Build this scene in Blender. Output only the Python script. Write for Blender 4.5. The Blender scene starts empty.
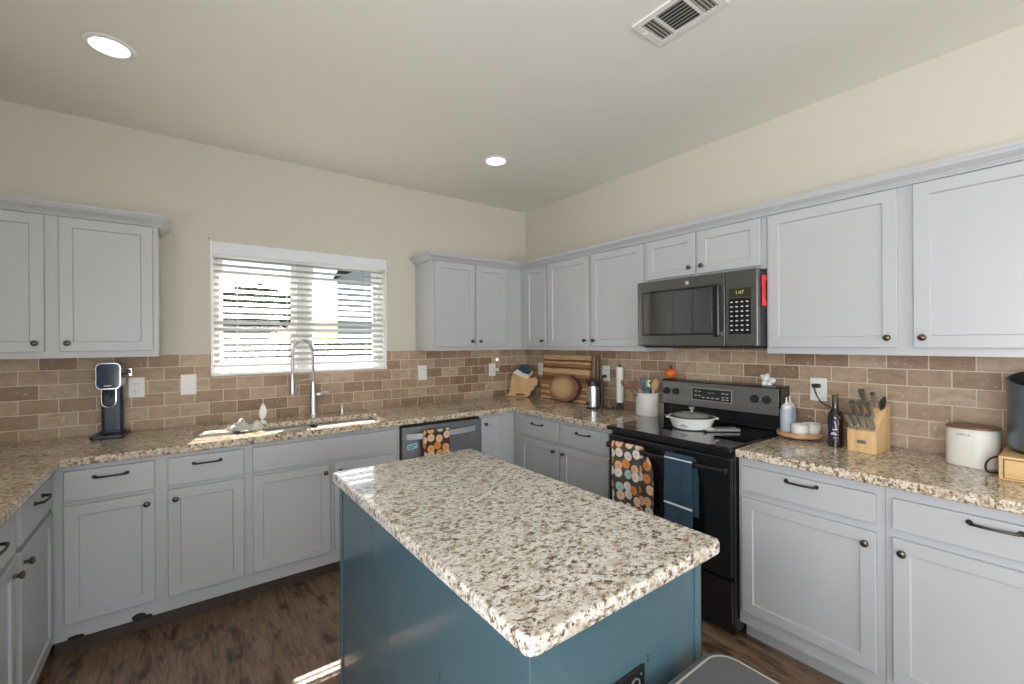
import bpy, bmesh, math, random
from mathutils import Vector, Matrix, noise
random.seed(7)
PI = math.pi
sc = bpy.context.scene
COL = sc.collection

# ------------------------------------------------------------------ camera
yaw, roll = 0.928, -0.0062
fw = Vector((math.cos(yaw), math.sin(yaw), 0)); rt = Vector((math.sin(yaw), -math.cos(yaw), 0)); up = Vector((0, 0, 1))
r3 = rt * math.cos(roll) + up * math.sin(roll); u3 = up * math.cos(roll) - rt * math.sin(roll)
cd = bpy.data.cameras.new('camera'); cam = bpy.data.objects.new('camera', cd); COL.objects.link(cam)
m = Matrix((( r3.x, u3.x, -fw.x, -2.7325), (r3.y, u3.y, -fw.y, -3.4152), (r3.z, u3.z, -fw.z, 1.4239), (0, 0, 0, 1)))
cam.matrix_world = m
cd.sensor_width = 36; cd.lens = 440.99 / 1024 * 36; cd.clip_start = 0.02; cd.clip_end = 300
sc.camera = cam

# ------------------------------------------------------------------ world, sun, added fill lamps, exposure
w = bpy.data.worlds.new('world'); sc.world = w; w.use_nodes = True
wn = w.node_tree.nodes; wl = w.node_tree.links
sky = wn.new('ShaderNodeTexSky'); sky.sky_type = 'NISHITA'; sky.sun_disc = False
sky.sun_elevation = math.radians(50); sky.sun_rotation = math.radians(-15); sky.dust_density = 2.0
wl.new(sky.outputs[0], wn['Background'].inputs[0]); wn['Background'].inputs[1].default_value = 0.20
def light(name, kind, loc, direction, energy, color=(1, 1, 1), size=(1, 1), spread=None):
    d = bpy.data.lights.new(name, kind); d.energy = energy; d.color = color
    o = bpy.data.objects.new(name, d); COL.objects.link(o); o.location = loc
    o.rotation_euler = Vector(direction).to_track_quat('-Z', 'Y').to_euler()
    if kind == 'AREA':
        d.shape = 'RECTANGLE'; d.size, d.size_y = size
        if spread: d.spread = spread
    return o
sun = light('sun', 'SUN', (0, 10, 12), (-0.28, -1, -1.28), 50.0, (1.0, 0.95, 0.86)); sun.data.angle = math.radians(0.53)
# added fill lamps outside the unseen rear door and side window, aimed upward
light('added_fill_rear', 'AREA', (-2.3, -7.72, 1.25), (0, 1, 0.6), 130, (0.93, 0.96, 1.0), (2.9, 2.1))
light('added_fill_side', 'AREA', (-4.05, -3.9, 1.5), (1, 0, 0.35), 115, (0.93, 0.96, 1.0), (2.0, 1.5))
vs = sc.view_settings
vs.view_transform = 'Standard'; vs.look = 'None'; vs.gamma = 1.0; vs.exposure = 0.12; vs.use_curve_mapping = False
sc.cycles.use_denoising = True
sc.cycles.max_bounces = 12; sc.cycles.diffuse_bounces = 7; sc.cycles.transparent_max_bounces = 16
sc.cycles.sample_clamp_indirect = 6

# ------------------------------------------------------------------ materials
MATS = {}
def pm(name, col, rough=0.5, metal=0.0, coat=0.0, spec=0.5, bump=None, trans=0, ior=1.5, emis=None, es=1, var=0.06, vs_=8):
    """principled material with a little procedural variation in colour and optional noise bump=(scale,strength,distance)"""
    if name in MATS: return MATS[name]
    mt = bpy.data.materials.new(name); mt.use_nodes = True; MATS[name] = mt
    n, l = mt.node_tree.nodes, mt.node_tree.links
    p = n['Principled BSDF']; tc = n.new('ShaderNodeTexCoord')
    p.inputs['Roughness'].default_value = rough; p.inputs['Metallic'].default_value = metal
    p.inputs['Coat Weight'].default_value = coat; p.inputs['Specular IOR Level'].default_value = spec
    p.inputs['Transmission Weight'].default_value = trans; p.inputs['IOR'].default_value = ior
    c = (*col, 1) if len(col) == 3 else col
    nz = n.new('ShaderNodeTexNoise'); nz.inputs['Scale'].default_value = vs_; nz.inputs['Detail'].default_value = 4
    l.new(tc.outputs['Object'], nz.inputs['Vector'])
    mx = n.new('ShaderNodeMix'); mx.data_type = 'RGBA'
    mx.inputs[6].default_value = tuple(max(0, x * (1 - var)) for x in c[:3]) + (1,)
    mx.inputs[7].default_value = tuple(min(1, x * (1 + var)) for x in c[:3]) + (1,)
    l.new(nz.outputs['Fac'], mx.inputs[0]); l.new(mx.outputs[2], p.inputs['Base Color'])
    if bump:
        b = n.new('ShaderNodeTexNoise'); b.inputs['Scale'].default_value = bump[0]; b.inputs['Detail'].default_value = 5
        l.new(tc.outputs['Object'], b.inputs['Vector'])
        bp = n.new('ShaderNodeBump'); bp.inputs['Strength'].default_value = bump[1]; bp.inputs['Distance'].default_value = bump[2]
        l.new(b.outputs['Fac'], bp.inputs['Height']); l.new(bp.outputs[0], p.inputs['Normal'])
    if emis:
        p.inputs['Emission Color'].default_value = (*emis, 1); p.inputs['Emission Strength'].default_value = es
    return mt

def nodes_of(name, **k):
    mt = pm(name, (0.5, 0.5, 0.5), **k); n, l = mt.node_tree.nodes, mt.node_tree.links
    p = n['Principled BSDF']
    for lk in list(p.inputs['Base Color'].links): l.remove(lk)
    tc = [x for x in n if x.type == 'TEX_COORD'][0]
    return mt, n, l, p, tc
def ramp(n, stops, interp='LINEAR'):
    r = n.new('ShaderNodeValToRGB'); cr = r.color_ramp; cr.interpolation = interp
    while len(cr.elements) < len(stops): cr.elements.new(0.5)
    for e, (pos, c) in zip(cr.elements, stops): e.position = pos; e.color = (*c, 1)
    return r
def mixc(n, l, a, b, fac, mode='MIX'):
    x = n.new('ShaderNodeMix'); x.data_type = 'RGBA'; x.blend_type = mode
    for s, v in ((0, fac), (6, a), (7, b)):
        if hasattr(v, 'is_output') or isinstance(v, bpy.types.NodeSocket): l.new(v, x.inputs[s])
        else: x.inputs[s].default_value = v if s == 0 else (*v, 1)
    return x.outputs[2]
def texn(n, l, vec, scale, detail=4, rough=0.5, dist=0):
    t = n.new('ShaderNodeTexNoise'); t.inputs['Scale'].default_value = scale; t.inputs['Detail'].default_value = detail
    t.inputs['Roughness'].default_value = rough; t.inputs['Distortion'].default_value = dist; l.new(vec, t.inputs['Vector']); return t.outputs['Fac']
def mapping(n, l, vec, scale=(1, 1, 1), rot=(0, 0, 0), loc=(0, 0, 0)):
    mp = n.new('ShaderNodeMapping'); mp.inputs['Scale'].default_value = scale; mp.inputs['Rotation'].default_value = rot
    mp.inputs['Location'].default_value = loc; l.new(vec, mp.inputs['Vector']); return mp.outputs[0]

def granite(name, cream, gold, rot, gold_amt):
    mt, n, l, p, tc = nodes_of(name, rough=0.05, spec=0.5)
    v = mapping(n, l, tc.outputs['Object'], (1, 1.45, 1.2), (0, 0, rot))
    big = texn(n, l, v, 5, 3)
    a = texn(n, l, v, 56, 5, 0.58, 0.25)
    r1 = ramp(n, [(0.33, (0.07, 0.045, 0.035)), (0.395, (0.24, 0.16, 0.11)), (0.44, gold), (0.485, cream), (0.60, tuple(min(1, c * 1.13) for c in cream))]); l.new(a, r1.inputs[0])
    g = texn(n, l, mapping(n, l, v, (1, 1, 1), loc=(3, 7, 1)), 80, 4, 0.6, 0.4)
    r2 = ramp(n, [(0.37, (1, 1, 1)), (0.43, (0, 0, 0))]); l.new(g, r2.inputs[0])
    c1 = mixc(n, l, r1.outputs[0], (0.33, 0.30, 0.285), r2.outputs[0])
    s = texn(n, l, mapping(n, l, v, (1, 1, 1), loc=(9, 2, 5)), 120, 3, 0.6)
    r3_ = ramp(n, [(0.335, (1, 1, 1)), (0.375, (0, 0, 0))]); l.new(s, r3_.inputs[0])
    c2 = mixc(n, l, c1, (0.055, 0.04, 0.035), r3_.outputs[0])
    rb = ramp(n, [(0.38, (0, 0, 0)), (0.66, (gold_amt,) * 3)]); l.new(big, rb.inputs[0])
    c3 = mixc(n, l, c2, gold, rb.outputs[0], 'MULTIPLY')
    c4 = mixc(n, l, c3, c2, 0.35)
    t2 = texn(n, l, mapping(n, l, v, (1, 1, 1), loc=(1, 4, 8)), 22, 5, 0.65, 0.5); rt2 = ramp(n, [(0.50, (0, 0, 0)), (0.60, (0.55,) * 3)]); l.new(t2, rt2.inputs[0])
    c5 = mixc(n, l, c4, tuple(g_ * 0.95 for g_ in gold), rt2.outputs[0])
    t3 = texn(n, l, mapping(n, l, v, (1, 1, 1), loc=(6, 1, 2)), 75, 4, 0.6, 0.4); rt3 = ramp(n, [(0.345, (1, 1, 1)), (0.385, (0, 0, 0))]); l.new(t3, rt3.inputs[0])
    c6 = mixc(n, l, c5, (0.10, 0.07, 0.055), rt3.outputs[0])
    l.new(c6, p.inputs['Base Color']); return mt
GR_I = granite('granite_island', (0.70, 0.675, 0.62), (0.50, 0.40, 0.29), 0.5, 0.3)
GR_C = granite('granite_counter', (0.70, 0.63, 0.51), (0.42, 0.29, 0.17), 0.35, 0.45)

def tile_mat(name, ax, off=0.035):
    """tumbled travertine subway tile; ax = horizontal object axis of the wall"""
    mt, n, l, p, tc = nodes_of(name, rough=0.55)
    sp = n.new('ShaderNodeSeparateXYZ'); l.new(tc.outputs['Object'], sp.inputs[0])
    cb = n.new('ShaderNodeCombineXYZ'); l.new(sp.outputs[ax], cb.inputs[0]); l.new(sp.outputs[2], cb.inputs[1])
    mv = mapping(n, l, cb.outputs[0], loc=(off, -0.897, 0))
    br = n.new('ShaderNodeTexBrick'); l.new(mv, br.inputs['Vector'])
    for k, val in (('Scale', 1), ('Mortar Size', 0.0028), ('Mortar Smooth', 0.35), ('Bias', 0.0), ('Brick Width', 0.1505), ('Row Height', 0.0775)):
        br.inputs[k].default_value = val
    br.offset = 0.5
    br.inputs['Color1'].default_value = (0, 0, 0, 1); br.inputs['Color2'].default_value = (1, 1, 1, 1); br.inputs['Mortar'].default_value = (0.5, 0.5, 0.5, 1)
    r = ramp(n, [(0.0, (0.255, 0.155, 0.095)), (0.3, (0.35, 0.235, 0.152)), (0.6, (0.42, 0.298, 0.200)), (1.0, (0.50, 0.385, 0.275))]); l.new(br.outputs['Color'], r.inputs[0])
    a = texn(n, l, mapping(n, l, tc.outputs['Object'], (1, 1, 2.2)), 16, 6, 0.6, 0.3)
    ra = ramp(n, [(0.3, (0.70, 0.66, 0.62)), (0.55, (1, 1, 1)), (0.75, (1.0, 1.0, 1.0))]); l.new(a, ra.inputs[0])
    c = mixc(n, l, r.outputs[0], ra.outputs[0], 0.8, 'MULTIPLY')
    sv = texn(n, l, tc.outputs['Object'], 45, 4, 0.7); rs = ramp(n, [(0.62, (0, 0, 0)), (0.72, (1, 1, 1))]); l.new(sv, rs.inputs[0])
    c = mixc(n, l, c, (0.62, 0.53, 0.42), rs.outputs[0])
    c = mixc(n, l, c, (0.66, 0.57, 0.45), br.outputs['Fac'])
    l.new(c, p.inputs['Base Color'])
    bp = n.new('ShaderNodeBump'); bp.invert = True; bp.inputs['Strength'].default_value = 0.5; bp.inputs['Distance'].default_value = 0.003
    l.new(br.outputs['Fac'], bp.inputs['Height']); l.new(bp.outputs[0], p.inputs['Normal']); return mt
TILE_X, TILE_Y = tile_mat('travertine_back', 0), tile_mat('travertine_right', 1, 0.085)

def floor_mat():
    mt, n, l, p, tc = nodes_of('wood_plank_floor', rough=0.30)
    rv = mapping(n, l, tc.outputs['Object'], rot=(0, 0, PI / 2))
    br = n.new('ShaderNodeTexBrick'); l.new(rv, br.inputs['Vector']); br.offset = 0.37
    for k, val in (('Scale', 1), ('Mortar Size', 0.0007), ('Mortar Smooth', 0.2), ('Brick Width', 1.22), ('Row Height', 0.178), ('Bias', 0)): br.inputs[k].default_value = val
    br.inputs['Color1'].default_value = (0, 0, 0, 1); br.inputs['Color2'].default_value = (1, 1, 1, 1)
    off = n.new('ShaderNodeVectorMath'); off.operation = 'MULTIPLY_ADD'; l.new(br.outputs['Color'], off.inputs[0]); off.inputs[1].default_value = (7, 5, 3); l.new(tc.outputs['Object'], off.inputs[2])
    g = texn(n, l, mapping(n, l, off.outputs[0], (13, 1.5, 1)), 3.2, 9, 0.68, 0.8)
    r = ramp(n, [(0.28, (0.075, 0.045, 0.031)), (0.42, (0.185, 0.115, 0.075)), (0.55, (0.275, 0.178, 0.120)), (0.72, (0.36, 0.25, 0.175))]); l.new(g, r.inputs[0])
    k = texn(n, l, mapping(n, l, off.outputs[0], (5.5, 1.6, 1)), 3.2, 5, 0.60, 0.4); rk = ramp(n, [(0.36, (0.26, 0.22, 0.20)), (0.47, (1, 1, 1))]); l.new(k, rk.inputs[0])
    c = mixc(n, l, r.outputs[0], rk.outputs[0], 0.85, 'MULTIPLY')
    tone = ramp(n, [(0, (0.86, 0.85, 0.84)), (1, (1.0, 1.0, 1.0))]); l.new(br.outputs['Color'], tone.inputs[0])
    c = mixc(n, l, c, tone.outputs[0], 1.0, 'MULTIPLY')
    c = mixc(n, l, c, (0.07, 0.045, 0.03), br.outputs['Fac'])
    l.new(c, p.inputs['Base Color'])
    bp = n.new('ShaderNodeBump'); bp.inputs['Strength'].default_value = 0.12; bp.inputs['Distance'].default_value = 0.002; l.new(g, bp.inputs['Height']); l.new(bp.outputs[0], p.inputs['Normal'])
    return mt
def wood(name, cols, sc_=(1, 1, 12), scale=4, rough=0.45, rot=(0, 0, 0)):
    mt, n, l, p, tc = nodes_of(name, rough=rough)
    g = texn(n, l, mapping(n, l, tc.outputs['Object'], sc_, rot), scale, 5, 0.55, 0.6)
    r = ramp(n, [(0.32, cols[0]), (0.5, cols[1]), (0.68, cols[2])]); l.new(g, r.inputs[0]); l.new(r.outputs[0], p.inputs['Base Color']); return mt
def towel_mat(name, a1, a2, cols=((0.80, 0.28, 0.07), (0.85, 0.48, 0.28), (0.82, 0.74, 0.64), (0.42, 0.60, 0.53), (0.84, 0.56, 0.38)), base=(0.085, 0.075, 0.07)):
    """dark cloth printed with round pumpkins in oranges, creams and pale green (object x/z plane)"""
    mt, n, l, p, tc = nodes_of(name, rough=0.95, bump=(900, 0.3, 0.001))
    sp = n.new('ShaderNodeSeparateXYZ'); l.new(tc.outputs['Object'], sp.inputs[0])
    cb = n.new('ShaderNodeCombineXYZ'); l.new(sp.outputs[a1], cb.inputs[0]); l.new(sp.outputs[a2], cb.inputs[1])
    vo = n.new('ShaderNodeTexVoronoi'); vo.voronoi_dimensions = '2D'; vo.inputs['Scale'].default_value = 17; vo.inputs['Randomness'].default_value = 0.5
    l.new(cb.outputs[0], vo.inputs['Vector'])
    sc2 = n.new('ShaderNodeSeparateColor'); l.new(vo.outputs['Color'], sc2.inputs[0])
    r = ramp(n, list(zip((0, 0.22, 0.42, 0.66, 0.8), cols)), 'CONSTANT'); l.new(sc2.outputs[0], r.inputs[0])
    disc = ramp(n, [(0.43, (1, 1, 1)), (0.455, (0, 0, 0))]); l.new(vo.outputs['Distance'], disc.inputs[0])
    dot = ramp(n, [(0.045, (1, 1, 1)), (0.07, (0, 0, 0))]); l.new(vo.outputs['Distance'], dot.inputs[0])
    c = mixc(n, l, base, r.outputs[0], disc.outputs[0]); c = mixc(n, l, c, (0.07, 0.045, 0.03), dot.outputs[0])
    l.new(c, p.inputs['Base Color']); return mt

def glass_mat():
    mt = bpy.data.materials.new('window_glass'); mt.use_nodes = True; n, l = mt.node_tree.nodes, mt.node_tree.links
    n.remove(n['Principled BSDF']); t = n.new('ShaderNodeBsdfTransparent'); g = n.new('ShaderNodeBsdfGlossy'); g.inputs['Roughness'].default_value = 0.02
    lw = n.new('ShaderNodeLayerWeight'); lw.inputs[0].default_value = 0.5; pw = n.new('ShaderNodeMath'); pw.operation = 'POWER'; pw.inputs[1].default_value = 5; l.new(lw.outputs['Facing'], pw.inputs[0])
    f = n.new('ShaderNodeMath'); f.operation = 'MULTIPLY_ADD'; f.inputs[1].default_value = 0.95; f.inputs[2].default_value = 0.04; l.new(pw.outputs[0], f.inputs[0]); mx = n.new('ShaderNodeMixShader')
    l.new(f.outputs[0], mx.inputs[0]); l.new(t.outputs[0], mx.inputs[1]); l.new(g.outputs[0], mx.inputs[2]); l.new(mx.outputs[0], n['Material Output'].inputs[0]); return mt
GLASS = glass_mat()
def slat_mat():
    """white vinyl slats that let some daylight through"""
    mt = pm('white_vinyl_slat', (0.66, 0.66, 0.65), 0.4); n, l = mt.node_tree.nodes, mt.node_tree.links
    t = n.new('ShaderNodeBsdfTranslucent'); t.inputs[0].default_value = (0.85, 0.85, 0.83, 1); mx = n.new('ShaderNodeMixShader'); mx.inputs[0].default_value = 0.22
    l.new(n['Principled BSDF'].outputs[0], mx.inputs[1]); l.new(t.outputs[0], mx.inputs[2]); l.new(mx.outputs[0], n['Material Output'].inputs[0]); return mt

WALL = pm('cream_wall_paint', (0.60, 0.57, 0.49), 0.85, bump=(160, 0.15, 0.002), var=0.015)
CEIL = pm('ceiling_paint', (0.80, 0.785, 0.72), 0.9, bump=(120, 0.15, 0.002), var=0.015)
CAB = pm('cabinet_paint', (0.465, 0.472, 0.485), 0.36, var=0.012)
CABIN = pm('cabinet_interior', (0.45, 0.45, 0.45), 0.6)
WHITE = pm('white_vinyl', (0.82, 0.82, 0.81), 0.35, var=0.01)
PLATE = pm('white_plastic', (0.80, 0.79, 0.76), 0.35, var=0.01)
DARK = pm('matte_black', (0.012, 0.012, 0.012), 0.7)  # plain black for nails, chips, slots, screw holes and dark interiors
BRONZE = pm('dark_bronze', (0.055, 0.045, 0.038), 0.35, metal=0.8)
BRASS = pm('antique_brass', (0.12, 0.10, 0.075), 0.35, metal=0.9)
STEEL = pm('brushed_steel', (0.58, 0.59, 0.60), 0.30, metal=1.0, vs_=30)
CHROME = pm('chrome', (0.75, 0.76, 0.78), 0.12, metal=1.0, var=0.01)
BLACK = pm('black_enamel', (0.012, 0.012, 0.013), 0.16)
BLACKM = pm('black_plastic', (0.018, 0.018, 0.019), 0.45)
BGLASS = pm('black_glass', (0.006, 0.006, 0.007), 0.04, coat=0.4)
ISL = pm('island_blue_paint', (0.062, 0.118, 0.145), 0.17, spec=1.0, var=0.03, vs_=3)

# ------------------------------------------------------------------ mesh helpers
def tmp(bm, mat4=None):
    if mat4 is not None: bm.transform(mat4)
    return bm
def join(*bms):
    out = bmesh.new()
    for b in bms:
        me = bpy.data.meshes.new('t'); b.to_mesh(me); out.from_mesh(me); bpy.data.meshes.remove(me); b.free()
    return out
def box(x0, x1, y0, y1, z0, z1, b=0, seg=2):
    bm = bmesh.new(); bmesh.ops.create_cube(bm, size=1)
    bm.transform(Matrix.Translation(((x0 + x1) / 2, (y0 + y1) / 2, (z0 + z1) / 2)) @ Matrix.Diagonal((abs(x1 - x0), abs(y1 - y0), abs(z1 - z0), 1)))
    if b: bmesh.ops.bevel(bm, geom=bm.edges[:], offset=b, segments=seg, affect='EDGES', profile=0.5)
    return bm
def vbox(x0, x1, y0, y1, z0, z1, rv, b=0.0, seg=5):
    """box with vertical edges rounded by rv, then top/bottom edges by b"""
    bm = box(x0, x1, y0, y1, z0, z1)
    ed = [e for e in bm.edges if abs(e.verts[0].co.z - e.verts[1].co.z) > 1e-6]
    bmesh.ops.bevel(bm, geom=ed, offset=rv, segments=seg, affect='EDGES', profile=0.5)
    if b:
        ed = [e for e in bm.edges if abs(e.verts[0].co.z - e.verts[1].co.z) < 1e-6]
        bmesh.ops.bevel(bm, geom=ed, offset=b, segments=2, affect='EDGES', profile=0.5)
    return bm
def cyl(p0, p1, r0, r1=None, n=20, b=0):
    p0, p1 = Vector(p0), Vector(p1); r1 = r0 if r1 is None else r1
    bm = bmesh.new(); L = (p1 - p0).length
    bmesh.ops.create_cone(bm, cap_ends=True, segments=n, radius1=r0, radius2=r1, depth=L)
    if b: bmesh.ops.bevel(bm, geom=[e for e in bm.edges if len(e.link_faces) == 2 and any(len(f.verts) > 4 for f in e.link_faces)], offset=b, segments=2, affect='EDGES')
    bm.transform(Matrix.Translation((p0 + p1) / 2) @ (p1 - p0).to_track_quat('Z', 'Y').to_matrix().to_4x4()); return bm
def lathe(prof, n=32, at=(0, 0, 0), closed=False):
    bm = bmesh.new(); rings = []
    for r, z in prof:
        if r < 1e-6: rings.append([bm.verts.new((0, 0, z))])
        else: rings.append([bm.verts.new((r * math.cos(2 * PI * i / n), r * math.sin(2 * PI * i / n), z)) for i in range(n)])
    prs = list(zip(rings, rings[1:])) + ([(rings[-1], rings[0])] if closed else [])
    for a, b in prs:
        for i in range(n):
            j = (i + 1) % n
            if len(a) == 1 and len(b) == 1: continue
            if len(a) == 1: bm.faces.new((a[0], b[j], b[i]))
            elif len(b) == 1: bm.faces.new((a[i], a[j], b[0]))
            else: bm.faces.new((a[i], a[j], b[j], b[i]))
    bmesh.ops.recalc_face_normals(bm, faces=bm.faces[:]); bm.transform(Matrix.Translation(at)); return bm
def tube(path, r, n=8, cap=True, smooth=0):
    """tube through points; r is a number or a list; smooth = Catmull-Rom subdivisions"""
    P = [Vector(p) for p in path]; R = r if isinstance(r, (list, tuple)) else [r] * len(P)
    if smooth:
        Q, S = [], []
        for i in range(len(P) - 1):
            a, b, c, d = P[max(i - 1, 0)], P[i], P[i + 1], P[min(i + 2, len(P) - 1)]
            for k in range(smooth):
                t = k / smooth; Q.append(0.5 * (2 * b + (c - a) * t + (2 * a - 5 * b + 4 * c - d) * t * t + (3 * b - a - 3 * c + d) * t ** 3)); S.append(R[i] * (1 - t) + R[i + 1] * t)
        Q.append(P[-1]); S.append(R[-1]); P, R = Q, S
    bm = bmesh.new(); rings = []; prev = None
    for i, p in enumerate(P):
        t = (P[min(i + 1, len(P) - 1)] - P[max(i - 1, 0)]).normalized()
        if prev is None: nrm = t.orthogonal().normalized()
        else:
            nrm = prev - t * prev.dot(t)
            nrm = nrm.normalized() if nrm.length > 1e-6 else t.orthogonal().normalized()
        prev = nrm; bn = t.cross(nrm)
        rings.append([bm.verts.new(p + (nrm * math.cos(2 * PI * k / n) + bn * math.sin(2 * PI * k / n)) * R[i]) for k in range(n)])
    for a, b in zip(rings, rings[1:]):
        for i in range(n): bm.faces.new((a[i], a[(i + 1) % n], b[(i + 1) % n], b[i]))
    if cap: bm.faces.new(rings[0][::-1]); bm.faces.new(rings[-1])
    return bm
def prism(pts, z0, z1, b=0):
    """polygon in xy extruded z0..z1"""
    bm = bmesh.new(); a = [bm.verts.new((x, y, z0)) for x, y in pts]; f = bm.faces.new(a)
    r = bmesh.ops.extrude_face_region(bm, geom=[f]); bmesh.ops.translate(bm, verts=[v for v in r['geom'] if isinstance(v, bmesh.types.BMVert)], vec=(0, 0, z1 - z0))
    bmesh.ops.recalc_face_normals(bm, faces=bm.faces[:])
    if b: bmesh.ops.bevel(bm, geom=[e for e in bm.edges if abs(e.verts[0].co.z - e.verts[1].co.z) < 1e-7], offset=b, segments=2, affect='EDGES')
    return bm
def blob(c, r, sub=2, sx=1, sy=1, sz=1):
    bm = bmesh.new(); bmesh.ops.create_icosphere(bm, subdivisions=sub, radius=r); bm.transform(Matrix.Translation(c) @ Matrix.Diagonal((sx, sy, sz, 1))); return bm
def slab(cells, z0, z1, b=0.008):
    """union of grid cells (x0,x1,y0,y1) sharing grid lines; outer top and bottom edges rounded"""
    bm = bmesh.new(); V = {}
    def v(x, y, z):
        k = (round(x, 4), round(y, 4), round(z, 4))
        if k not in V: V[k] = bm.verts.new(k)
        return V[k]
    cs = {(round(a, 4), round(c, 4), round(d, 4), round(e, 4)) for a, c, d, e in cells}
    ed = {}
    for x0, x1, y0, y1 in cs:
        bm.faces.new([v(x0, y0, z1), v(x1, y0, z1), v(x1, y1, z1), v(x0, y1, z1)]); bm.faces.new([v(x0, y1, z0), v(x1, y1, z0), v(x1, y0, z0), v(x0, y0, z0)])
        for p, q in (((x0, y0), (x1, y0)), ((x1, y0), (x1, y1)), ((x1, y1), (x0, y1)), ((x0, y1), (x0, y0))):
            if (q, p) in ed: del ed[(q, p)]
            else: ed[(p, q)] = 1
    for p, q in ed: bm.faces.new([v(*p, z0), v(*q, z0), v(*q, z1), v(*p, z1)])
    if b:
        es = [e for e in bm.edges if abs(e.verts[0].co.z - e.verts[1].co.z) < 1e-6 and any(abs(f.normal.z) < .5 for f in (e.link_faces[0], e.link_faces[-1])) or abs(e.verts[0].co.z - e.verts[1].co.z) > 1e-6]
        bm.normal_update()
        es = [e for e in bm.edges if len(e.link_faces) == 2 and e.calc_face_angle(0) > 0.5]
        bmesh.ops.bevel(bm, geom=es, offset=b, segments=3, affect='EDGES', profile=0.5)
    return bm
def obj(name, bm, mat, parent=None, loc=None, rot=None, ang=35):
    me = bpy.data.meshes.new(name)
    bm.normal_update()
    for f in bm.faces: f.smooth = True
    for e in bm.edges:
        if len(e.link_faces) != 2 or e.calc_face_angle(0) > math.radians(ang): e.smooth = False
    bm.to_mesh(me); bm.free()
    for mt in (mat if isinstance(mat, (list, tuple)) else [mat]): me.materials.append(mt)
    o = bpy.data.objects.new(name, me); COL.objects.link(o)
    if len(me.polygons) < 4000:
        wnm = o.modifiers.new('weighted_normals', 'WEIGHTED_NORMAL'); wnm.keep_sharp = True; wnm.weight = 80
    if parent is not None: o.parent = parent
    if loc is not None: o.location = loc
    if rot is not None: o.rotation_euler = rot
    return o
def thing(name, label, cat, loc=(0, 0, 0), rz=0, group=None):
    o = bpy.data.objects.new(name, None); COL.objects.link(o); o.location = loc; o.rotation_euler = (0, 0, rz)
    o.empty_display_size = 0.05; o['label'] = label; o['category'] = cat
    if group: o['group'] = group
    return o
def tag(o, label, cat, group=None):
    o['label'] = label; o['category'] = cat
    if group: o['group'] = group
    return o
def struct(name, bm, mat, parent=None, **k):
    o = obj(name, bm, mat, parent, **k)
    if parent is None: o['kind'] = 'structure'
    return o
def text(name, s, size, mat, parent, loc, rot=(PI / 2, 0, 0), ext=0.0004, align='CENTER'):
    c = bpy.data.curves.new(name, 'FONT'); c.body = s; c.size = size; c.extrude = ext; c.align_x = align; c.align_y = 'CENTER'
    o = bpy.data.objects.new(name, c); COL.objects.link(o); o.parent = parent; o.location = loc; o.rotation_euler = rot
    c.materials.append(mat)
    me = bpy.data.meshes.new_from_object(o); bpy.data.objects.remove(o); q = bpy.data.objects.new(name, me); COL.objects.link(q); q.parent = parent; q.location = loc; q.rotation_euler = rot; return q

# ------------------------------------------------------------------ room
HC = 2.696
WX0, WX1, WZ0, WZ1 = -2.585, -1.425, 1.22, 2.085     # sink window opening
LX, RY = -3.817, -7.4
T = 0.14
struct('floor', box(LX - T, T, RY - T, T, -0.10, 0), floor_mat())
struct('ceiling', box(LX - T, T, RY - T, T, HC, HC + 0.1), CEIL)
wb = struct('wall_back', join(box(LX - T, WX0, 0, T, 0, HC), box(WX1, T, 0, T, 0, HC), box(WX0, WX1, 0, T, 0, WZ0), box(WX0, WX1, 0, T, WZ1, HC)), WALL)
wr = struct('wall_right', box(0, T, RY, 0, 0, HC), WALL)
DW0, DW1 = -4.9, -2.9
struct('wall_left', join(box(LX - T, LX, DW1, 0, 0, HC), box(LX - T, LX, RY, DW0, 0, HC), box(LX - T, LX, DW0, DW1, 0, 0.75), box(LX - T, LX, DW0, DW1, 2.25, HC)), WALL)
PX0, PX1 = -3.8, -0.8
struct('wall_rear', join(box(PX1, T, RY - T, RY, 0, HC), box(LX - T, PX0, RY - T, RY, 0, HC), box(PX0, PX1, RY - T, RY, 2.3, HC)), WALL)
tx = 0.008
bs = obj('backsplash', join(box(LX, WX0, -tx, 0, 0.914, 1.358), box(WX1, 0, -tx, 0, 0.914, 1.358), box(WX0, WX1, -tx, 0, 0.914, WZ0)), TILE_X, wb)
bs2 = obj('backsplash', box(-tx, 0, -3.9, -tx, 0.914, 1.358), TILE_Y, wr)
bs3 = obj('backsplash', box(-tx, 0, -2.38, -1.64, 1.358, 1.42), TILE_Y, wr)
for nx_, nz_ in ((-2.592, 2.100), (-1.425, 2.100)): obj('nail', cyl((nx_, 0.001, nz_), (nx_, -0.003, nz_), 0.004, n=10), DARK, wb)
struct('baseboard_right', box(-0.015, 0, RY, -3.95, 0, 0.09, 0.003), WHITE)
struct('baseboard_rear', box(PX1, 0, RY, RY + 0.015, 0, 0.09, 0.003), WHITE)
struct('baseboard_left', box(LX, LX + 0.015, RY, -2.35, 0, 0.09, 0.003), WHITE)

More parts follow.
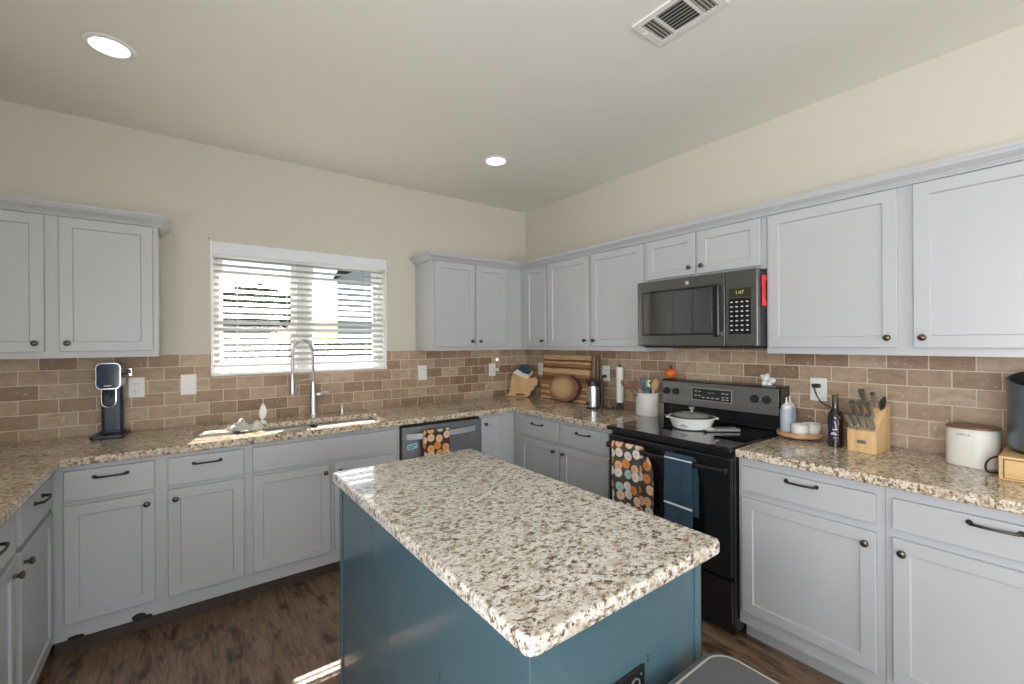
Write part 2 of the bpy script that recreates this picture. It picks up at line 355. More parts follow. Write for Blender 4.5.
# sink window: two sashes with a wide mullion, set toward the outside of the opening
w1 = struct('window_1', join(
    box(WX0, WX1, 0.085, T, WZ0, WZ0 + 0.055, 0.004), box(WX0, WX1, 0.085, T, WZ1 - 0.05, WZ1, 0.004),
    box(WX0, WX0 + 0.045, 0.085, T, WZ0 + 0.055, WZ1 - 0.05, 0.004), box(WX1 - 0.045, WX1, 0.085, T, WZ0 + 0.055, WZ1 - 0.05, 0.004),
    box(-2.065, -1.975, 0.07, T - 0.002, WZ0 + 0.002, WZ1 - 0.002, 0.004)), WHITE)
for a, b in ((WX0 + 0.045, -2.065), (-1.975, WX1 - 0.045)):
    obj('sash', join(box(a + 0.03, b - 0.03, 0.10, 0.13, 1.635, 1.67), box(a, a + 0.03, 0.10, 0.13, 1.275, 2.035), box(b - 0.03, b, 0.10, 0.13, 1.275, 2.035),
        box(a + 0.03, b - 0.03, 0.10, 0.13, 1.275, 1.305), box(a + 0.03, b - 0.03, 0.10, 0.13, 2.0, 2.035)), WHITE, w1)
    obj('pane', box(a + 0.01, b - 0.01, 0.113, 0.117, 1.28, 2.03), GLASS, w1)
obj('sill', box(WX0 + 0.001, WX1 - 0.001, -0.018, 0.085, WZ0 - 0.004, WZ0 + 0.014, 0.004), WHITE, w1)
obj('side_return', box(WX0 + 0.0005, WX0 + 0.012, -0.004, 0.085, WZ0 + 0.014, WZ1), WHITE, w1)
obj('side_return', box(WX1 - 0.012, WX1 - 0.0005, -0.004, 0.085, WZ0 + 0.014, WZ1), WHITE, w1)
# unseen side window and rear glass door, added to let the fill light in
w2 = struct('added_side_window', join(box(LX - T, LX, DW0, DW1, 0.75, 0.81), box(LX - T, LX, DW0, DW1, 2.19, 2.25), box(LX - T, LX, DW0, DW0 + 0.06, 0.81, 2.19), box(LX - T, LX, DW1 - 0.06, DW1, 0.81, 2.19),
    box(LX - 0.1, LX - 0.03, -3.94, -3.86, 0.81, 2.19)), WHITE)
obj('pane', box(LX - 0.075, LX - 0.07, DW0 + 0.05, DW1 - 0.05, 0.8, 2.2), GLASS, w2)
d1 = struct('added_rear_door', join(box(PX0, PX1, RY - T, RY, 2.22, 2.3), box(PX0, PX0 + 0.07, RY - T, RY, 0.08, 2.22), box(PX1 - 0.07, PX1, RY - T, RY, 0.08, 2.22), box(-2.35, -2.25, RY - T, RY, 0.08, 2.22), box(PX0, PX1, RY - T, RY, 0, 0.08)), WHITE)
obj('pane', box(PX0 + 0.06, PX1 - 0.06, RY - 0.075, RY - 0.07, 0.07, 2.23), GLASS, d1)

# horizontal blind
bl = thing('window_blind', 'white horizontal slat blind with a plain valance in the sink window', 'blind', ((WX0 + WX1) / 2, 0.03, WZ1))
hw = (WX1 - WX0) / 2 - 0.016
obj('valance', join(box(-hw - 0.004, hw + 0.004, -0.045, -0.038, -0.082, -0.003, 0.002), box(-hw, hw, -0.038, 0.03, -0.045, -0.003)), pm('valance_vinyl', (0.74, 0.76, 0.80), 0.4), bl)
SM = slat_mat(); sl = []
tilt = math.radians(28); nsl = 17; z_top, z_bot = -0.105, -0.775
for i in range(nsl):
    z = z_top + (z_bot - z_top) * i / (nsl - 1)
    b = box(-hw + 0.004, hw - 0.004, -0.022, 0.022, -0.0013, 0.0013)
    b.transform(Matrix.Translation((0, 0, z)) @ Matrix.Rotation(tilt, 4, 'X')); sl.append(b)
obj('slats', join(*sl), SM, bl)
obj('bottom_rail', box(-hw + 0.002, hw - 0.002, -0.025, 0.025, -0.815, -0.797, 0.003), WHITE, bl)
for x in (-0.43, -0.13, 0.13, 0.43):
    obj('ladder_cord', join(cyl((x, -0.0215, -0.08), (x, -0.0215, -0.80), 0.0013, n=6), cyl((x, 0.0215, -0.08), (x, 0.0215, -0.80), 0.0013, n=6)), WHITE, bl)

# ------------------------------------------------------------------ outside
grass = pm('lawn', (0.022, 0.032, 0.015), 0.9, var=0.3, vs_=3)
struct('ground', box(-40, 40, 0.5, 60, -0.5, -0.25), grass)
fm = wood('fence_wood', ((0.06, 0.05, 0.04), (0.09, 0.075, 0.06), (0.12, 0.10, 0.08)), (8, 8, 1), 2, 0.8)
fb = []
for i in range(120):
    x = -9 + i * 0.15; fb.append(box(x, x + 0.14, 7.5, 7.52, -0.25, 1.45 + 0.01 * math.sin(i * 2.3)))
fence = tag(obj('wooden_fence', join(*fb, box(-9, 9, 7.46, 7.5, 0.2, 0.29), box(-9, 9, 7.46, 7.5, 1.1, 1.19)), fm), 'weathered brown board fence outside the sink window', 'fence')
leafm = pm('leaf_green', (0.03, 0.055, 0.025), 1.0, spec=0.0, var=0.5, vs_=5); bark = pm('bark', (0.10, 0.07, 0.05), 0.9)
def tree(x, y, h, r, lab):
    t = thing('garden_tree', lab, 'tree', (x, y, -0.25), random.random() * 6, 'trees beyond the fence')
    obj('trunk', tube([(0, 0, 0), (0.05, 0, h * 0.4), (0, 0.05, h * 0.75)], [0.14, 0.10, 0.04], 8), bark, t)
    bm = bmesh.new(); rnd = random.Random(int(x * 10) + 99)
    for _ in range(1300):
        d = Vector((rnd.gauss(0, 1), rnd.gauss(0, 1), rnd.gauss(0, 1))).normalized(); rr = r * (0.55 + 0.45 * rnd.random() ** 0.5) * (0.85 + 0.3 * noise.noise(d * 2))
        c = Vector((d.x * rr, d.y * rr, h * 0.68 + d.z * rr * 0.9)); u = Vector((rnd.gauss(0, 1), rnd.gauss(0, 1), rnd.gauss(0, 1))).normalized(); v_ = u.orthogonal().normalized(); s = 0.13 * r
        bm.faces.new([bm.verts.new(c + u * s), bm.verts.new(c + v_ * s * 0.6), bm.verts.new(c - u * s), bm.verts.new(c - v_ * s * 0.6)])
    obj('foliage', bm, leafm, t)
for i, (x, y, h, r, lab) in enumerate([(-2.3, 14.6, 3.9, 1.4, 'nearest green tree beyond the fence, seen through the left sash'), (-0.7, 18.2, 4.4, 1.5, 'green tree beyond the fence between the nearest tree and the grey-blue house'),
        (0.6, 22.2, 5.0, 1.6, 'tallest green tree far beyond the fence, just left of the grey-blue house'), (-4.4, 18.6, 4.2, 1.5, 'green tree beyond the fence at the far left edge of the window view')]): tree(x, y, h, r, lab)
hs = thing('neighbouring_house', 'grey-blue sided house seen through the right sash of the blind', 'house', (1.0, 12.0, -0.25))
obj('wall', box(1.7, 7, 0, 4.5, 0, 4.5), pm('house_siding', (0.36, 0.43, 0.47), 0.8), hs)
def quadroof():
    bm = bmesh.new()
    for y0, z0, y1, z1 in ((-0.3, 4.4, 2.25, 5.3), (4.8, 4.4, 2.25, 5.3)):
        a = [(1.6, y0, z0), (7.3, y0, z0), (7.3, y1, z1), (1.6, y1, z1)]
        lo = [bm.verts.new(p) for p in a]; hi = [bm.verts.new((p[0], p[1], p[2] + 0.1)) for p in a]
        bm.faces.new(lo); bm.faces.new(hi)
        for i in range(4): bm.faces.new([lo[i], lo[(i + 1) % 4], hi[(i + 1) % 4], hi[i]])
    bmesh.ops.recalc_face_normals(bm, faces=bm.faces[:]); return bm
obj('roof', quadroof(), pm('grey_shingle', (0.07, 0.085, 0.10), 1.0, spec=0.0, var=0.25, vs_=14), hs)

# ------------------------------------------------------------------ cabinets
def shaker(w_, h, t=0.019, st=0.048, rec=0.008, ch=0.004):
    """recessed-panel door, centred on x, bottom at z=0, back at y=0 and front at y=-t"""
    bm = bmesh.new()
    def ring(x, z0, z1, y): return [bm.verts.new(p) for p in ((-x, y, z0), (x, y, z0), (x, y, z1), (-x, y, z1))]
    X = w_ / 2; e = 0.002
    r = [ring(X, 0, h, 0), ring(X, 0, h, -t + e), ring(X - e, e, h - e, -t), ring(X - st, st, h - st, -t), ring(X - st - ch, st + ch, h - st - ch, -t + rec)]
    bm.faces.new(r[0])
    for a, b in zip(r, r[1:]):
        for i in range(4): bm.faces.new([a[i], a[(i + 1) % 4], b[(i + 1) % 4], b[i]])
    bm.faces.new(r[-1]); bmesh.ops.recalc_face_normals(bm, faces=bm.faces[:]); return bm
def drawer_front(w_, h, t=0.019):
    return box(-w_ / 2, w_ / 2, -t, 0, 0, h, 0.004, 2)
def knob_bm(): # axis along -y
    b = lathe([(0.0, 0), (0.007, 0), (0.006, 0.010), (0.0075, 0.014), (0.0125, 0.018), (0.0138, 0.022), (0.012, 0.026), (0.007, 0.0285), (0, 0.029)], 18)
    b.transform(Matrix.Rotation(PI / 2, 4, 'X')); return b
def pull_bm(L=0.115):
    h = L / 2
    return join(tube([(-h, 0, 0), (-h + 0.004, -0.020, 0), (-h + 0.016, -0.026, 0), (0, -0.030, 0), (h - 0.016, -0.026, 0), (h - 0.004, -0.020, 0), (h, 0, 0)], [0.0055, 0.0055, 0.0048, 0.0042, 0.0048, 0.0055, 0.0055], 8, True, 4),
        cyl((-h, 0, 0), (-h, -0.004, 0), 0.009, n=12), cyl((h, 0, 0), (h, -0.004, 0), 0.009, n=12))
KNOB = pull = None
def hardware(name, parent, loc):
    global KNOB, pull
    if name == 'knob':
        if KNOB is None: KNOB = obj('knob', knob_bm(), BRASS, parent, loc); return KNOB
        o = KNOB.copy()
    else:
        if pull is None: pull = obj('handle', pull_bm(), BRONZE, parent, loc); return pull
        o = pull.copy()
    o.parent = parent; o.location = loc; COL.objects.link(o); return o
ROT = {'back': 0.0, 'right': -PI / 2, 'left': PI / 2}
def cabinet(name, label, wall, u0, u1, z0, z1, depth, doors=(), drawers=(), toe=False, group=None, skip_front=()):
    """u is world x for the back wall, world -y for the right wall, world y for the left wall.
    doors: (u0,u1,z0,z1,knob 'l'/'r'/None,'t'/'b'); drawers: (u0,u1,z0,z1,handle?)"""
    c = (u0 + u1) / 2; W = u1 - u0
    if wall == 'back': loc = (c, -depth, 0)
    elif wall == 'right': loc = (-depth, -c, 0)
    else: loc = (LX + depth, c, 0)
    t = thing(name, label, 'cabinet', loc, ROT[wall], group)
    D = depth - 0.004
    if toe:
        bd = join(box(-W / 2, W / 2, 0, D, 0.088, z1))
        obj('toe_kick', box(-W / 2, W / 2, 0.065, 0.08, 0.001, 0.088), CAB if wall == 'right' else pm('shade_darkened_toe_board', (0.06, 0.04, 0.03), 0.5, var=0.3, vs_=20), t)  # back and left boards: brown darkened to imitate the shade line under the cabinets
    else: bd = box(-W / 2, W / 2, 0, D, z0, z1)
    obj('body', bd, CAB, t)
    for a, b, q0, q1, side, end in doors:
        d = obj('door', shaker(b - a, q1 - q0), CAB, t, ((a + b) / 2 - c, -0.0005, q0))
        if side:
            hx = ((b - a) / 2 - 0.030) * (1 if side == 'r' else -1); hz = (q1 - q0) - 0.045 if end == 't' else 0.042
            hardware('knob', d, (hx, -0.019, hz))
    for a, b, q0, q1, hn in drawers:
        d = obj('drawer', drawer_front(b - a, q1 - q0), CAB, t, ((a + b) / 2 - c, -0.0005, q0))
        if hn: hardware('handle', d, (0, -0.019, (q1 - q0) * 0.80 if hn == 2 else (q1 - q0) / 2 + 0.03))
    return t
ZD, ZT, ZA, ZB, ZC = 0.155, 0.695, 0.716, 0.852, 0.876
GB = 'grey shaker base cabinets'
cabinet('base_cabinet', 'grey base cabinet nearest the inside corner under the soda maker', 'back', -3.205, -2.8165, 0, ZC, 0.61, [(-3.16, -2.842, 0.165, ZT, 'r', 't')], [(-3.16, -2.842, ZA, ZB, 1)], True, GB)
cabinet('base_cabinet', 'grey base cabinet with one drawer and door, just before the sink cabinet', 'back', -2.8165, -2.445, 0, ZC, 0.61, [(-2.791, -2.467, 0.165, ZT, 'l', 't')], [(-2.791, -2.467, ZA, ZB, 1)], True, GB)
cabinet('sink_cabinet', 'grey sink cabinet with one long plain false drawer under the window', 'back', -2.445, -1.575, 0, ZC, 0.61, [(-2.424, -2.020, 0.165, ZT, 'r', 't'), (-1.995, -1.60, 0.165, ZT, 'l', 't')], [(-2.424, -1.60, ZA, ZB, 0)], True, GB)
cabinet('base_cabinet', 'narrow grey cabinet door between the dishwasher and the room corner', 'back', -0.945, -0.612, 0, ZC, 0.61, [(-0.935, -0.768, 0.165, ZB, 'l', 't')], [], True, GB)
cabinet('base_cabinet', 'grey two door base cabinet between the room corner and the range', 'right', 0.65, 1.626, 0, ZC, 0.61, [(0.704, 1.127, 0.165, ZT, 'r', 't'), (1.167, 1.588, 0.165, ZT, 'l', 't')], [(0.704, 1.127, ZA, ZB, 1), (1.167, 1.588, ZA, ZB, 1)], True, GB)
obj_f = tag(obj('corner_filler', box(-0.61, -0.30, -0.6495, -0.6125, 0.088, ZC), CAB), 'plain grey filler panel in the inside corner of the base cabinets', 'panel')
cabinet('base_cabinet', 'wide grey base cabinet directly beside the range, under the wooden tray', 'right', 2.380, 2.925, 0, ZC, 0.61, [(2.398, 2.900, 0.155, 0.69, 'r', 't')], [(2.398, 2.900, 0.722, 0.836, 2)], True, GB)
cabinet('base_cabinet', 'wide grey base cabinet under the cream bin and the bamboo box', 'right', 2.926, 3.49, 0, ZC, 0.61, [(2.949, 3.465, 0.155, 0.69, 'l', 't')], [(2.949, 3.465, 0.722, 0.836, 2)], True, GB)
cabinet('base_cabinet', 'grey cabinet of the left run next to the inside corner', 'left', -1.165, -0.612, 0, ZC, 0.61, [(-1.14, -0.665, 0.12, ZT, 'l', 't')], [(-1.14, -0.665, ZA, ZB, 1)], True, GB)
cabinet('base_cabinet', 'second grey cabinet of the left run, cut by the picture edge', 'left', -1.72, -1.166, 0, ZC, 0.61, [(-1.695, -1.205, 0.12, ZT, 'r', 't')], [(-1.695, -1.205, ZA, ZB, 1)], True, GB)
cabinet('base_cabinet', 'last grey cabinet at the open end of the left run', 'left', -2.28, -1.721, 0, ZC, 0.61, [(-2.255, -1.745, 0.12, ZT, 'l', 't')], [(-2.255, -1.745, ZA, ZB, 1)], True, GB)
# chipped paint at the foot of the first back cabinet
_b = bpy.data.objects['base_cabinet']
for cx, cz, rr, ax in ((-2.905, 0.100, 0.022, 1.3), (-2.872, 0.092, 0.012, 1.6), (-3.125, 0.092, 0.012, 2.5)):
    obj('chipped_edge', blob((0, 0, 0), rr, 2, ax, 0.10, 0.85), DARK, _b, (cx - _b.location.x, -0.0005, cz))

GU = 'grey shaker wall cabinets'; U0, U1, UD, UE = 1.357, 2.095, 1.390, 2.060
cabinet('wall_cabinet', 'grey two door wall cabinet over the soda maker at the end wall', 'back', LX + 0.004, -2.835, U0, U1, 0.305, [(-3.63, -3.270, UD, UE, 'r', 'b'), (-3.218, -2.857, UD, UE, 'l', 'b')], (), group=GU)
cabinet('wall_cabinet', 'grey two door wall cabinet between the window and the room corner', 'back', -1.176, -0.001, U0, U1, 0.305, [(-1.157, -0.800, UD, UE, 'r', 'b'), (-0.782, -0.468, UD, UE, 'l', 'b')], (), group=GU)
cabinet('wall_cabinet', 'narrow grey wall cabinet at the room corner, above the striped cutting board', 'right', 0.306, 0.680, U0, U1, 0.305, [(0.401, 0.662, UD, UE, 'r', 'b')], (), group=GU)
cabinet('wall_cabinet', 'grey two door wall cabinet just before the microwave, above the crock', 'right', 0.681, 1.640, U0, U1, 0.305, [(0.697, 1.142, UD, UE, 'r', 'b'), (1.171, 1.623, UD, UE, 'l', 'b')], (), group=GU)
cabinet('wall_cabinet', 'short grey two door wall cabinet above the microwave', 'right', 1.641, 2.379, 1.797, U1, 0.305, [(1.655, 1.990, 1.815, UE, 'r', 'b'), (2.008, 2.355, 1.815, UE, 'l', 'b')], (), group=GU)
cabinet('wall_cabinet', 'large grey two door wall cabinet past the microwave', 'right', 2.380, 3.49, U0, U1, 0.305, [(2.392, 2.902, UD, UE, 'r', 'b'), (2.953, 3.467, UD, UE, 'l', 'b')], (), group=GU)

def sweep(prof, path, mat, name):
    """profile (out, z) swept along a 2-D polyline with mitred corners; out is to the right of travel"""
    bm = bmesh.new(); rings = []
    P = [Vector(p) for p in path]
    for i, p in enumerate(P):
        d0 = (P[i] - P[i - 1]).normalized() if i else None; d1 = (P[i + 1] - P[i]).normalized() if i < len(P) - 1 else None
        n0 = Vector((d0.y, -d0.x)) if d0 else None; n1 = Vector((d1.y, -d1.x)) if d1 else None
        if n0 and n1: nn = (n0 + n1).normalized(); nn = nn / nn.dot(n0)
        else: nn = n0 or n1
        rings.append([bm.verts.new((p.x + nn.x * o, p.y + nn.y * o, z)) for o, z in prof])
    for a, b in zip(rings, rings[1:]):
        for k in range(len(prof)): bm.faces.new([a[k], a[(k + 1) % len(prof)], b[(k + 1) % len(prof)], b[k]])
    bm.faces.new(rings[0]); bm.faces.new(rings[-1]); bmesh.ops.recalc_face_normals(bm, faces=bm.faces[:])
    return obj(name, bm, mat, ang=25)
CP = [(0.001, 2.066), (0.012, 2.066), (0.012, 2.072), (0.018, 2.078), (0.020, 2.083), (0.028, 2.088), (0.042, 2.100), (0.046, 2.110), (0.050, 2.114), (0.050, 2.124), (0.001, 2.124)]
tag(sweep(CP, [(LX + 0.004, -0.306), (-2.834, -0.306), (-2.834, -0.003)][::1], CAB, 'crown_molding'), 'grey crown molding over the cabinet above the soda maker', 'molding', 'crown moldings')
tag(sweep(CP, [(-1.177, -0.003), (-1.177, -0.306), (-0.306, -0.306), (-0.306, -3.49)], CAB, 'crown_molding'), 'long grey crown molding turning the corner over the microwave side cabinets', 'molding', 'crown moldings')

# ------------------------------------------------------------------ countertops
SX0, SX1, SY0, SY1 = -2.344, -1.640, -0.572, -0.235
xs = [LX + 0.003, LX + 0.65, SX0, SX1, -0.65, -0.009]
cells = []
ce = -0.65
for a, b in zip(xs, xs[1:]):
    if (a, b) == (SX0, SX1):
        cells += [(a, b, ce, SY0), (a, b, SY1, -0.009)]
    else: cells += [(a, b, ce, SY0), (a, b, SY0, SY1), (a, b, SY1, -0.009)]
cells += [(xs[0], xs[1], -2.30, ce), (-0.65, -0.009, -1.630, ce)]
tag(obj('granite_countertop', slab(cells, ZC + 0.0005, 0.914, 0.007), GR_C), 'polished speckled granite countertop around the sink and corner', 'countertop')
tag(obj('granite_countertop', slab([(-0.65, -0.009, -3.51, -2.379)], ZC + 0.0005, 0.914, 0.007), GR_C), 'polished speckled granite countertop past the range, holding the knife block', 'countertop')

# ------------------------------------------------------------------ sink
SS = pm('sink_steel', (0.62, 0.63, 0.64), 0.28, metal=1.0, vs_=40)
sk = thing('kitchen_sink', 'double bowl stainless undermount sink below the window', 'sink', ((SX0 + SX1) / 2, (SY0 + SY1) / 2, 0.70))
def bowl(x0, x1, y0, y1, zt, zb, t=0.002):
    bm = vbox(x0, x1, y0, y1, zb, zt, 0.03); top = [f for f in bm.faces if f.normal.z > 0.9 and abs(f.calc_center_median().z - zt) < 1e-5]
    bmesh.ops.delete(bm, geom=top, context='FACES')
    bmesh.ops.solidify(bm, geom=bm.faces[:], thickness=t); return bm
hx = (SX1 - SX0) / 2; hy = (SY1 - SY0) / 2
for a, b in ((-hx - 0.004, -0.062), (-0.030, hx + 0.004)):
    bo = obj('bowl', bowl(a, b, -hy - 0.004, hy + 0.004, 0.176, 0.0), SS, sk)
    obj('drain', lathe([(0, 0.004), (0.02, 0.004), (0.024, 0.007), (0.042, 0.0065), (0.045, 0.004), (0.045, 0.003), (0, 0.003)], 24, ((a + b) / 2, 0, 0)), CHROME, bo)
obj('divider', box(-0.064, -0.028, -hy - 0.004, hy + 0.004, 0.155, 0.176, 0.003), SS, sk)

# faucet
fx, fy = -2.0, -0.12
fc = thing('spring_faucet', 'tall pull-down faucet with a spring coil arch behind the sink', 'faucet', (fx, fy, 0.9145))
obj('base', lathe([(0, 0), (0.032, 0), (0.032, 0.008), (0.026, 0.014), (0.024, 0.05), (0.024, 0.17), (0.020, 0.18), (0.020, 0.235), (0.015, 0.245), (0, 0.246)], 24), STEEL, fc)
dr = Vector((-0.94, -0.34, 0)); R_ = 0.075
arc = [Vector((0, 0, 0.24)), Vector((0, 0, 0.32)), Vector((0, 0, 0.42))]
for k in range(1, 10):
    a = PI * k / 9; arc.append(Vector((0, 0, 0.44)) + dr * R_ * (1 - math.cos(a)) + Vector((0, 0, math.sin(a) * 0.088)))
arc += [dr * 2 * R_ + Vector((0, 0, 0.36)), dr * 2 * R_ + Vector((0, 0, 0.29))]
obj('hose', tube(arc, 0.0075, 10, True, 4), STEEL, fc)
def helix(path, rc, rw, turns_per_m):
    P = [Vector(p) for p in path]; pts = []; prev = None; L = 0; dense = []
    for i in range(len(P) - 1):
        n = max(2, int((P[i + 1] - P[i]).length / 0.0012)); dense += [P[i].lerp(P[i + 1], k / n) for k in range(n)]
    for i, p in enumerate(dense[:-1]):
        t = (dense[i + 1] - p); 
        if t.length < 1e-7: continue
        L += t.length; t.normalize(); nr = (t.orthogonal().normalized() if prev is None else (prev - t * prev.dot(t)).normalized()); prev = nr
        a = L * turns_per_m * 2 * PI; pts.append(p + nr * math.cos(a) * rc + t.cross(nr) * math.sin(a) * rc)
    return tube(pts, rw, 5)
obj('spring_coil', helix(arc[1:], 0.0115, 0.0018, 165), STEEL, fc)
e = dr * 2 * R_
obj('spray_head', lathe([(0, 0.160), (0.017, 0.163), (0.020, 0.175), (0.019, 0.21), (0.014, 0.25), (0.012, 0.30), (0, 0.30)], 20, (e.x, e.y, 0)), STEEL, fc)
obj('docking_arm', join(tube([(0, 0, 0.262), e * 0.5 + Vector((0, 0, 0.258)), e * 0.86 + Vector((0, 0, 0.25))], 0.005, 8), lathe([(0.017, 0.24), (0.022, 0.24), (0.022, 0.262), (0.017, 0.262)], 20, (e.x, e.y, 0), True)), STEEL, fc)
obj('lever', join(cyl((0.018, -0.004, 0.152), (0.052, -0.012, 0.152), 0.014, n=16, b=0.002), tube([(0.045, -0.01, 0.162), (0.07, -0.02, 0.166), (0.098, -0.03, 0.162)], [0.007, 0.006, 0.004], 8, True, 3)), STEEL, fc)
sp_ = thing('soap_pump', 'small brushed steel soap pump set in the counter beside the faucet', 'soap pump', (-1.817, -0.158, 0.9145))
obj('base', lathe([(0, 0), (0.021, 0), (0.021, 0.006), (0.012, 0.011), (0.011, 0.03), (0.008, 0.035), (0.007, 0.06), (0, 0.06)], 20), STEEL, sp_)
obj('nozzle', join(cyl((0, 0, 0.058), (0, 0, 0.074), 0.010, n=16, b=0.002), tube([(0, 0, 0.068), (0.04, -0.025, 0.073), (0.058, -0.036, 0.069)], [0.006, 0.005, 0.004], 8)), STEEL, sp_)

# mat, crumpled cloth, leaf brush
mt_cloth = pm('pale_cloth', (0.74, 0.72, 0.68), 0.95, bump=(350, 0.5, 0.002))
def cloth_patch(w_, d, amp, f, seed, nx=24, ny=16, thick=0.004):
    bm = bmesh.new(); g = [[bm.verts.new(((i / nx - .5) * w_, (j / ny - .5) * d, thick + amp * max(0, 0.35 + noise.noise(Vector((i / nx * f, j / ny * f, seed)))) * (1 if amp < 0.01 else math.sin(PI * i / nx) ** 0.7 * math.sin(PI * j / ny) ** 0.7))) for j in range(ny + 1)] for i in range(nx + 1)]
    for i in range(nx):
        for j in range(ny): bm.faces.new([g[i][j], g[i + 1][j], g[i + 1][j + 1], g[i][j + 1]])
    bmesh.ops.solidify(bm, geom=bm.faces[:], thickness=thick * 0.9); return bm
tag(obj('drying_mat', cloth_patch(0.30, 0.17, 0.002, 5, 1), mt_cloth, loc=(-2.53, -0.40, 0.9147), rot=(0, 0, 0.0)), 'flat pale drying mat on the counter left of the sink', 'mat')
tag(obj('dish_cloth', cloth_patch(0.17, 0.17, 0.085, 3.2, 6.3), pm('white_cloth', (0.80, 0.79, 0.75), 0.95, bump=(350, 0.5, 0.002)), loc=(-2.375 - 0.055, -0.40, 0.9215), rot=(0, 0, 0.3), ang=80), 'crumpled white dish cloth heaped beside the left sink bowl', 'cloth')
lb = thing('leaf_dish_brush', 'white leaf-shaped dish brush standing upright behind the sink', 'brush', (-2.325, -0.215, 0.9147), 0.3)
obj('stand', lathe([(0, 0), (0.026, 0), (0.024, 0.012), (0.012, 0.022), (0, 0.024)], 20), WHITE, lb)
lf = prism([(0, 0), (0.018, 0.02), (0.028, 0.05), (0.022, 0.082), (0.004, 0.112), (-0.012, 0.085), (-0.02, 0.05), (-0.014, 0.02)], -0.006, 0.006, 0.003)
lf.transform(Matrix.Translation((0, 0, 0.02)) @ Matrix.Rotation(PI / 2, 4, 'X')); obj('leaf_handle', lf, WHITE, lb)

# ------------------------------------------------------------------ dishwasher
DWS = pm('dark_stainless', (0.30, 0.31, 0.33), 0.40, metal=0.85, vs_=25)
dw = thing('dishwasher', 'stainless dishwasher with a bowed bar handle, left of the room corner', 'dishwasher', (-1.26, -0.61, 0))
obj('body', box(-0.312, 0.312, 0.0, 0.58, 0.02, 0.862), BLACKM, dw)
obj('door', box(-0.305, 0.310, -0.028, -0.001, 0.115, 0.855, 0.004), DWS, dw)
hb = []
bm = bmesh.new(); rr = []
for k in range(17):
    t = k / 16; x = -0.275 + 0.535 * t; y = -0.028 - 0.045 * math.sin(PI * t) ** 0.6 - 0.004; rr.append([bm.verts.new((x, y, z)) for z in (0.775, 0.812)] + [bm.verts.new((x, y + 0.008, z)) for z in (0.812, 0.775)])
for a, b in zip(rr, rr[1:]):
    for k in range(4): bm.faces.new([a[k], a[(k + 1) % 4], b[(k + 1) % 4], b[k]])
bm.faces.new(rr[0]); bm.faces.new(rr[-1]); bmesh.ops.recalc_face_normals(bm, faces=bm.faces[:])
obj('handle', bm, pm('pale_steel', (0.52, 0.53, 0.55), 0.38, metal=0.35), dw)
stk = obj('sticker', box(-0.037, 0.037, -0.0008, 0, -0.018, 0.018), pm('pale_blue_label', (0.42, 0.66, 0.74), 0.5), dw, (-0.235, -0.0282, 0.725), (0, -0.16, 0))
for k, (dx, dz, wd) in enumerate(((-0.018, 0.005, 0.022), (0.012, 0.005, 0.028), (-0.008, -0.006, 0.04))):
    obj('print', box(dx - wd / 2, dx + wd / 2, -0.0016, -0.0008, dz - 0.003, dz + 0.003), pm('sticker_ink', (0.07, 0.20, 0.27), 0.6), stk)
tag(dw, dw['label'], 'dishwasher')

def hanging_towel(name, label, loc, rz, w_, front, back, gap, mat, hr=0.014, flare=0.0, shift_back=0.0, stripe=None, wav=0.006, seed=0):
    """towel folded over a bar at the root's origin (bar along local x); front hangs at -y"""
    t = thing(name, label, 'towel', loc, rz)
    path = [(-gap / 2 - 0.006, -front)] + [(-gap / 2 - 0.003 * math.sin(k * 1.3), -front * (1 - k / 10)) for k in range(1, 10)] + [(-gap / 2, -0.012)]
    path += [(-gap / 2 * math.cos(a), gap / 2 * math.sin(a)) for a in (0.3, 0.9, 1.57, 2.2, 2.8)]
    path += [(gap / 2, -0.02)] + [(gap / 2, -back * k / 6) for k in range(1, 7)]
    nx = 14; bm = bmesh.new(); rows = []
    for (y, z) in path:
        row = []
        for i in range(nx + 1):
            u = i / nx - .5; dep = max(0, -z); bk = 1 if y > 0 else 0
            x = u * w_ * (1 + flare * dep) + bk * shift_back * min(1, dep * 12)
            yy = y + (wav * math.sin(u * 9 + seed) * min(1, dep * 6)) * (1 if y < 0 else 0.3)
            row.append(bm.verts.new((x, yy, z)))
        rows.append(row)
    for a, b in zip(rows, rows[1:]):
        for i in range(nx): bm.faces.new([a[i], a[i + 1], b[i + 1], b[i]])
    bmesh.ops.recalc_face_normals(bm, faces=bm.faces[:]); bmesh.ops.solidify(bm, geom=bm.faces[:], thickness=0.0025)
    obj('cloth', bm, mat, t, ang=60); return t
TW = towel_mat('pumpkin_print', 0, 2, ((0.80, 0.30, 0.08), (0.84, 0.42, 0.16), (0.84, 0.55, 0.34), (0.82, 0.36, 0.12), (0.40, 0.50, 0.42)), (0.065, 0.045, 0.035))
hanging_towel('pumpkin_towel', 'dark towel printed with orange pumpkins hanging on the dishwasher handle', (-1.340, -0.6835, 0.818), 0, 0.19, 0.27, 0.12, 0.020, TW, wav=0.002)

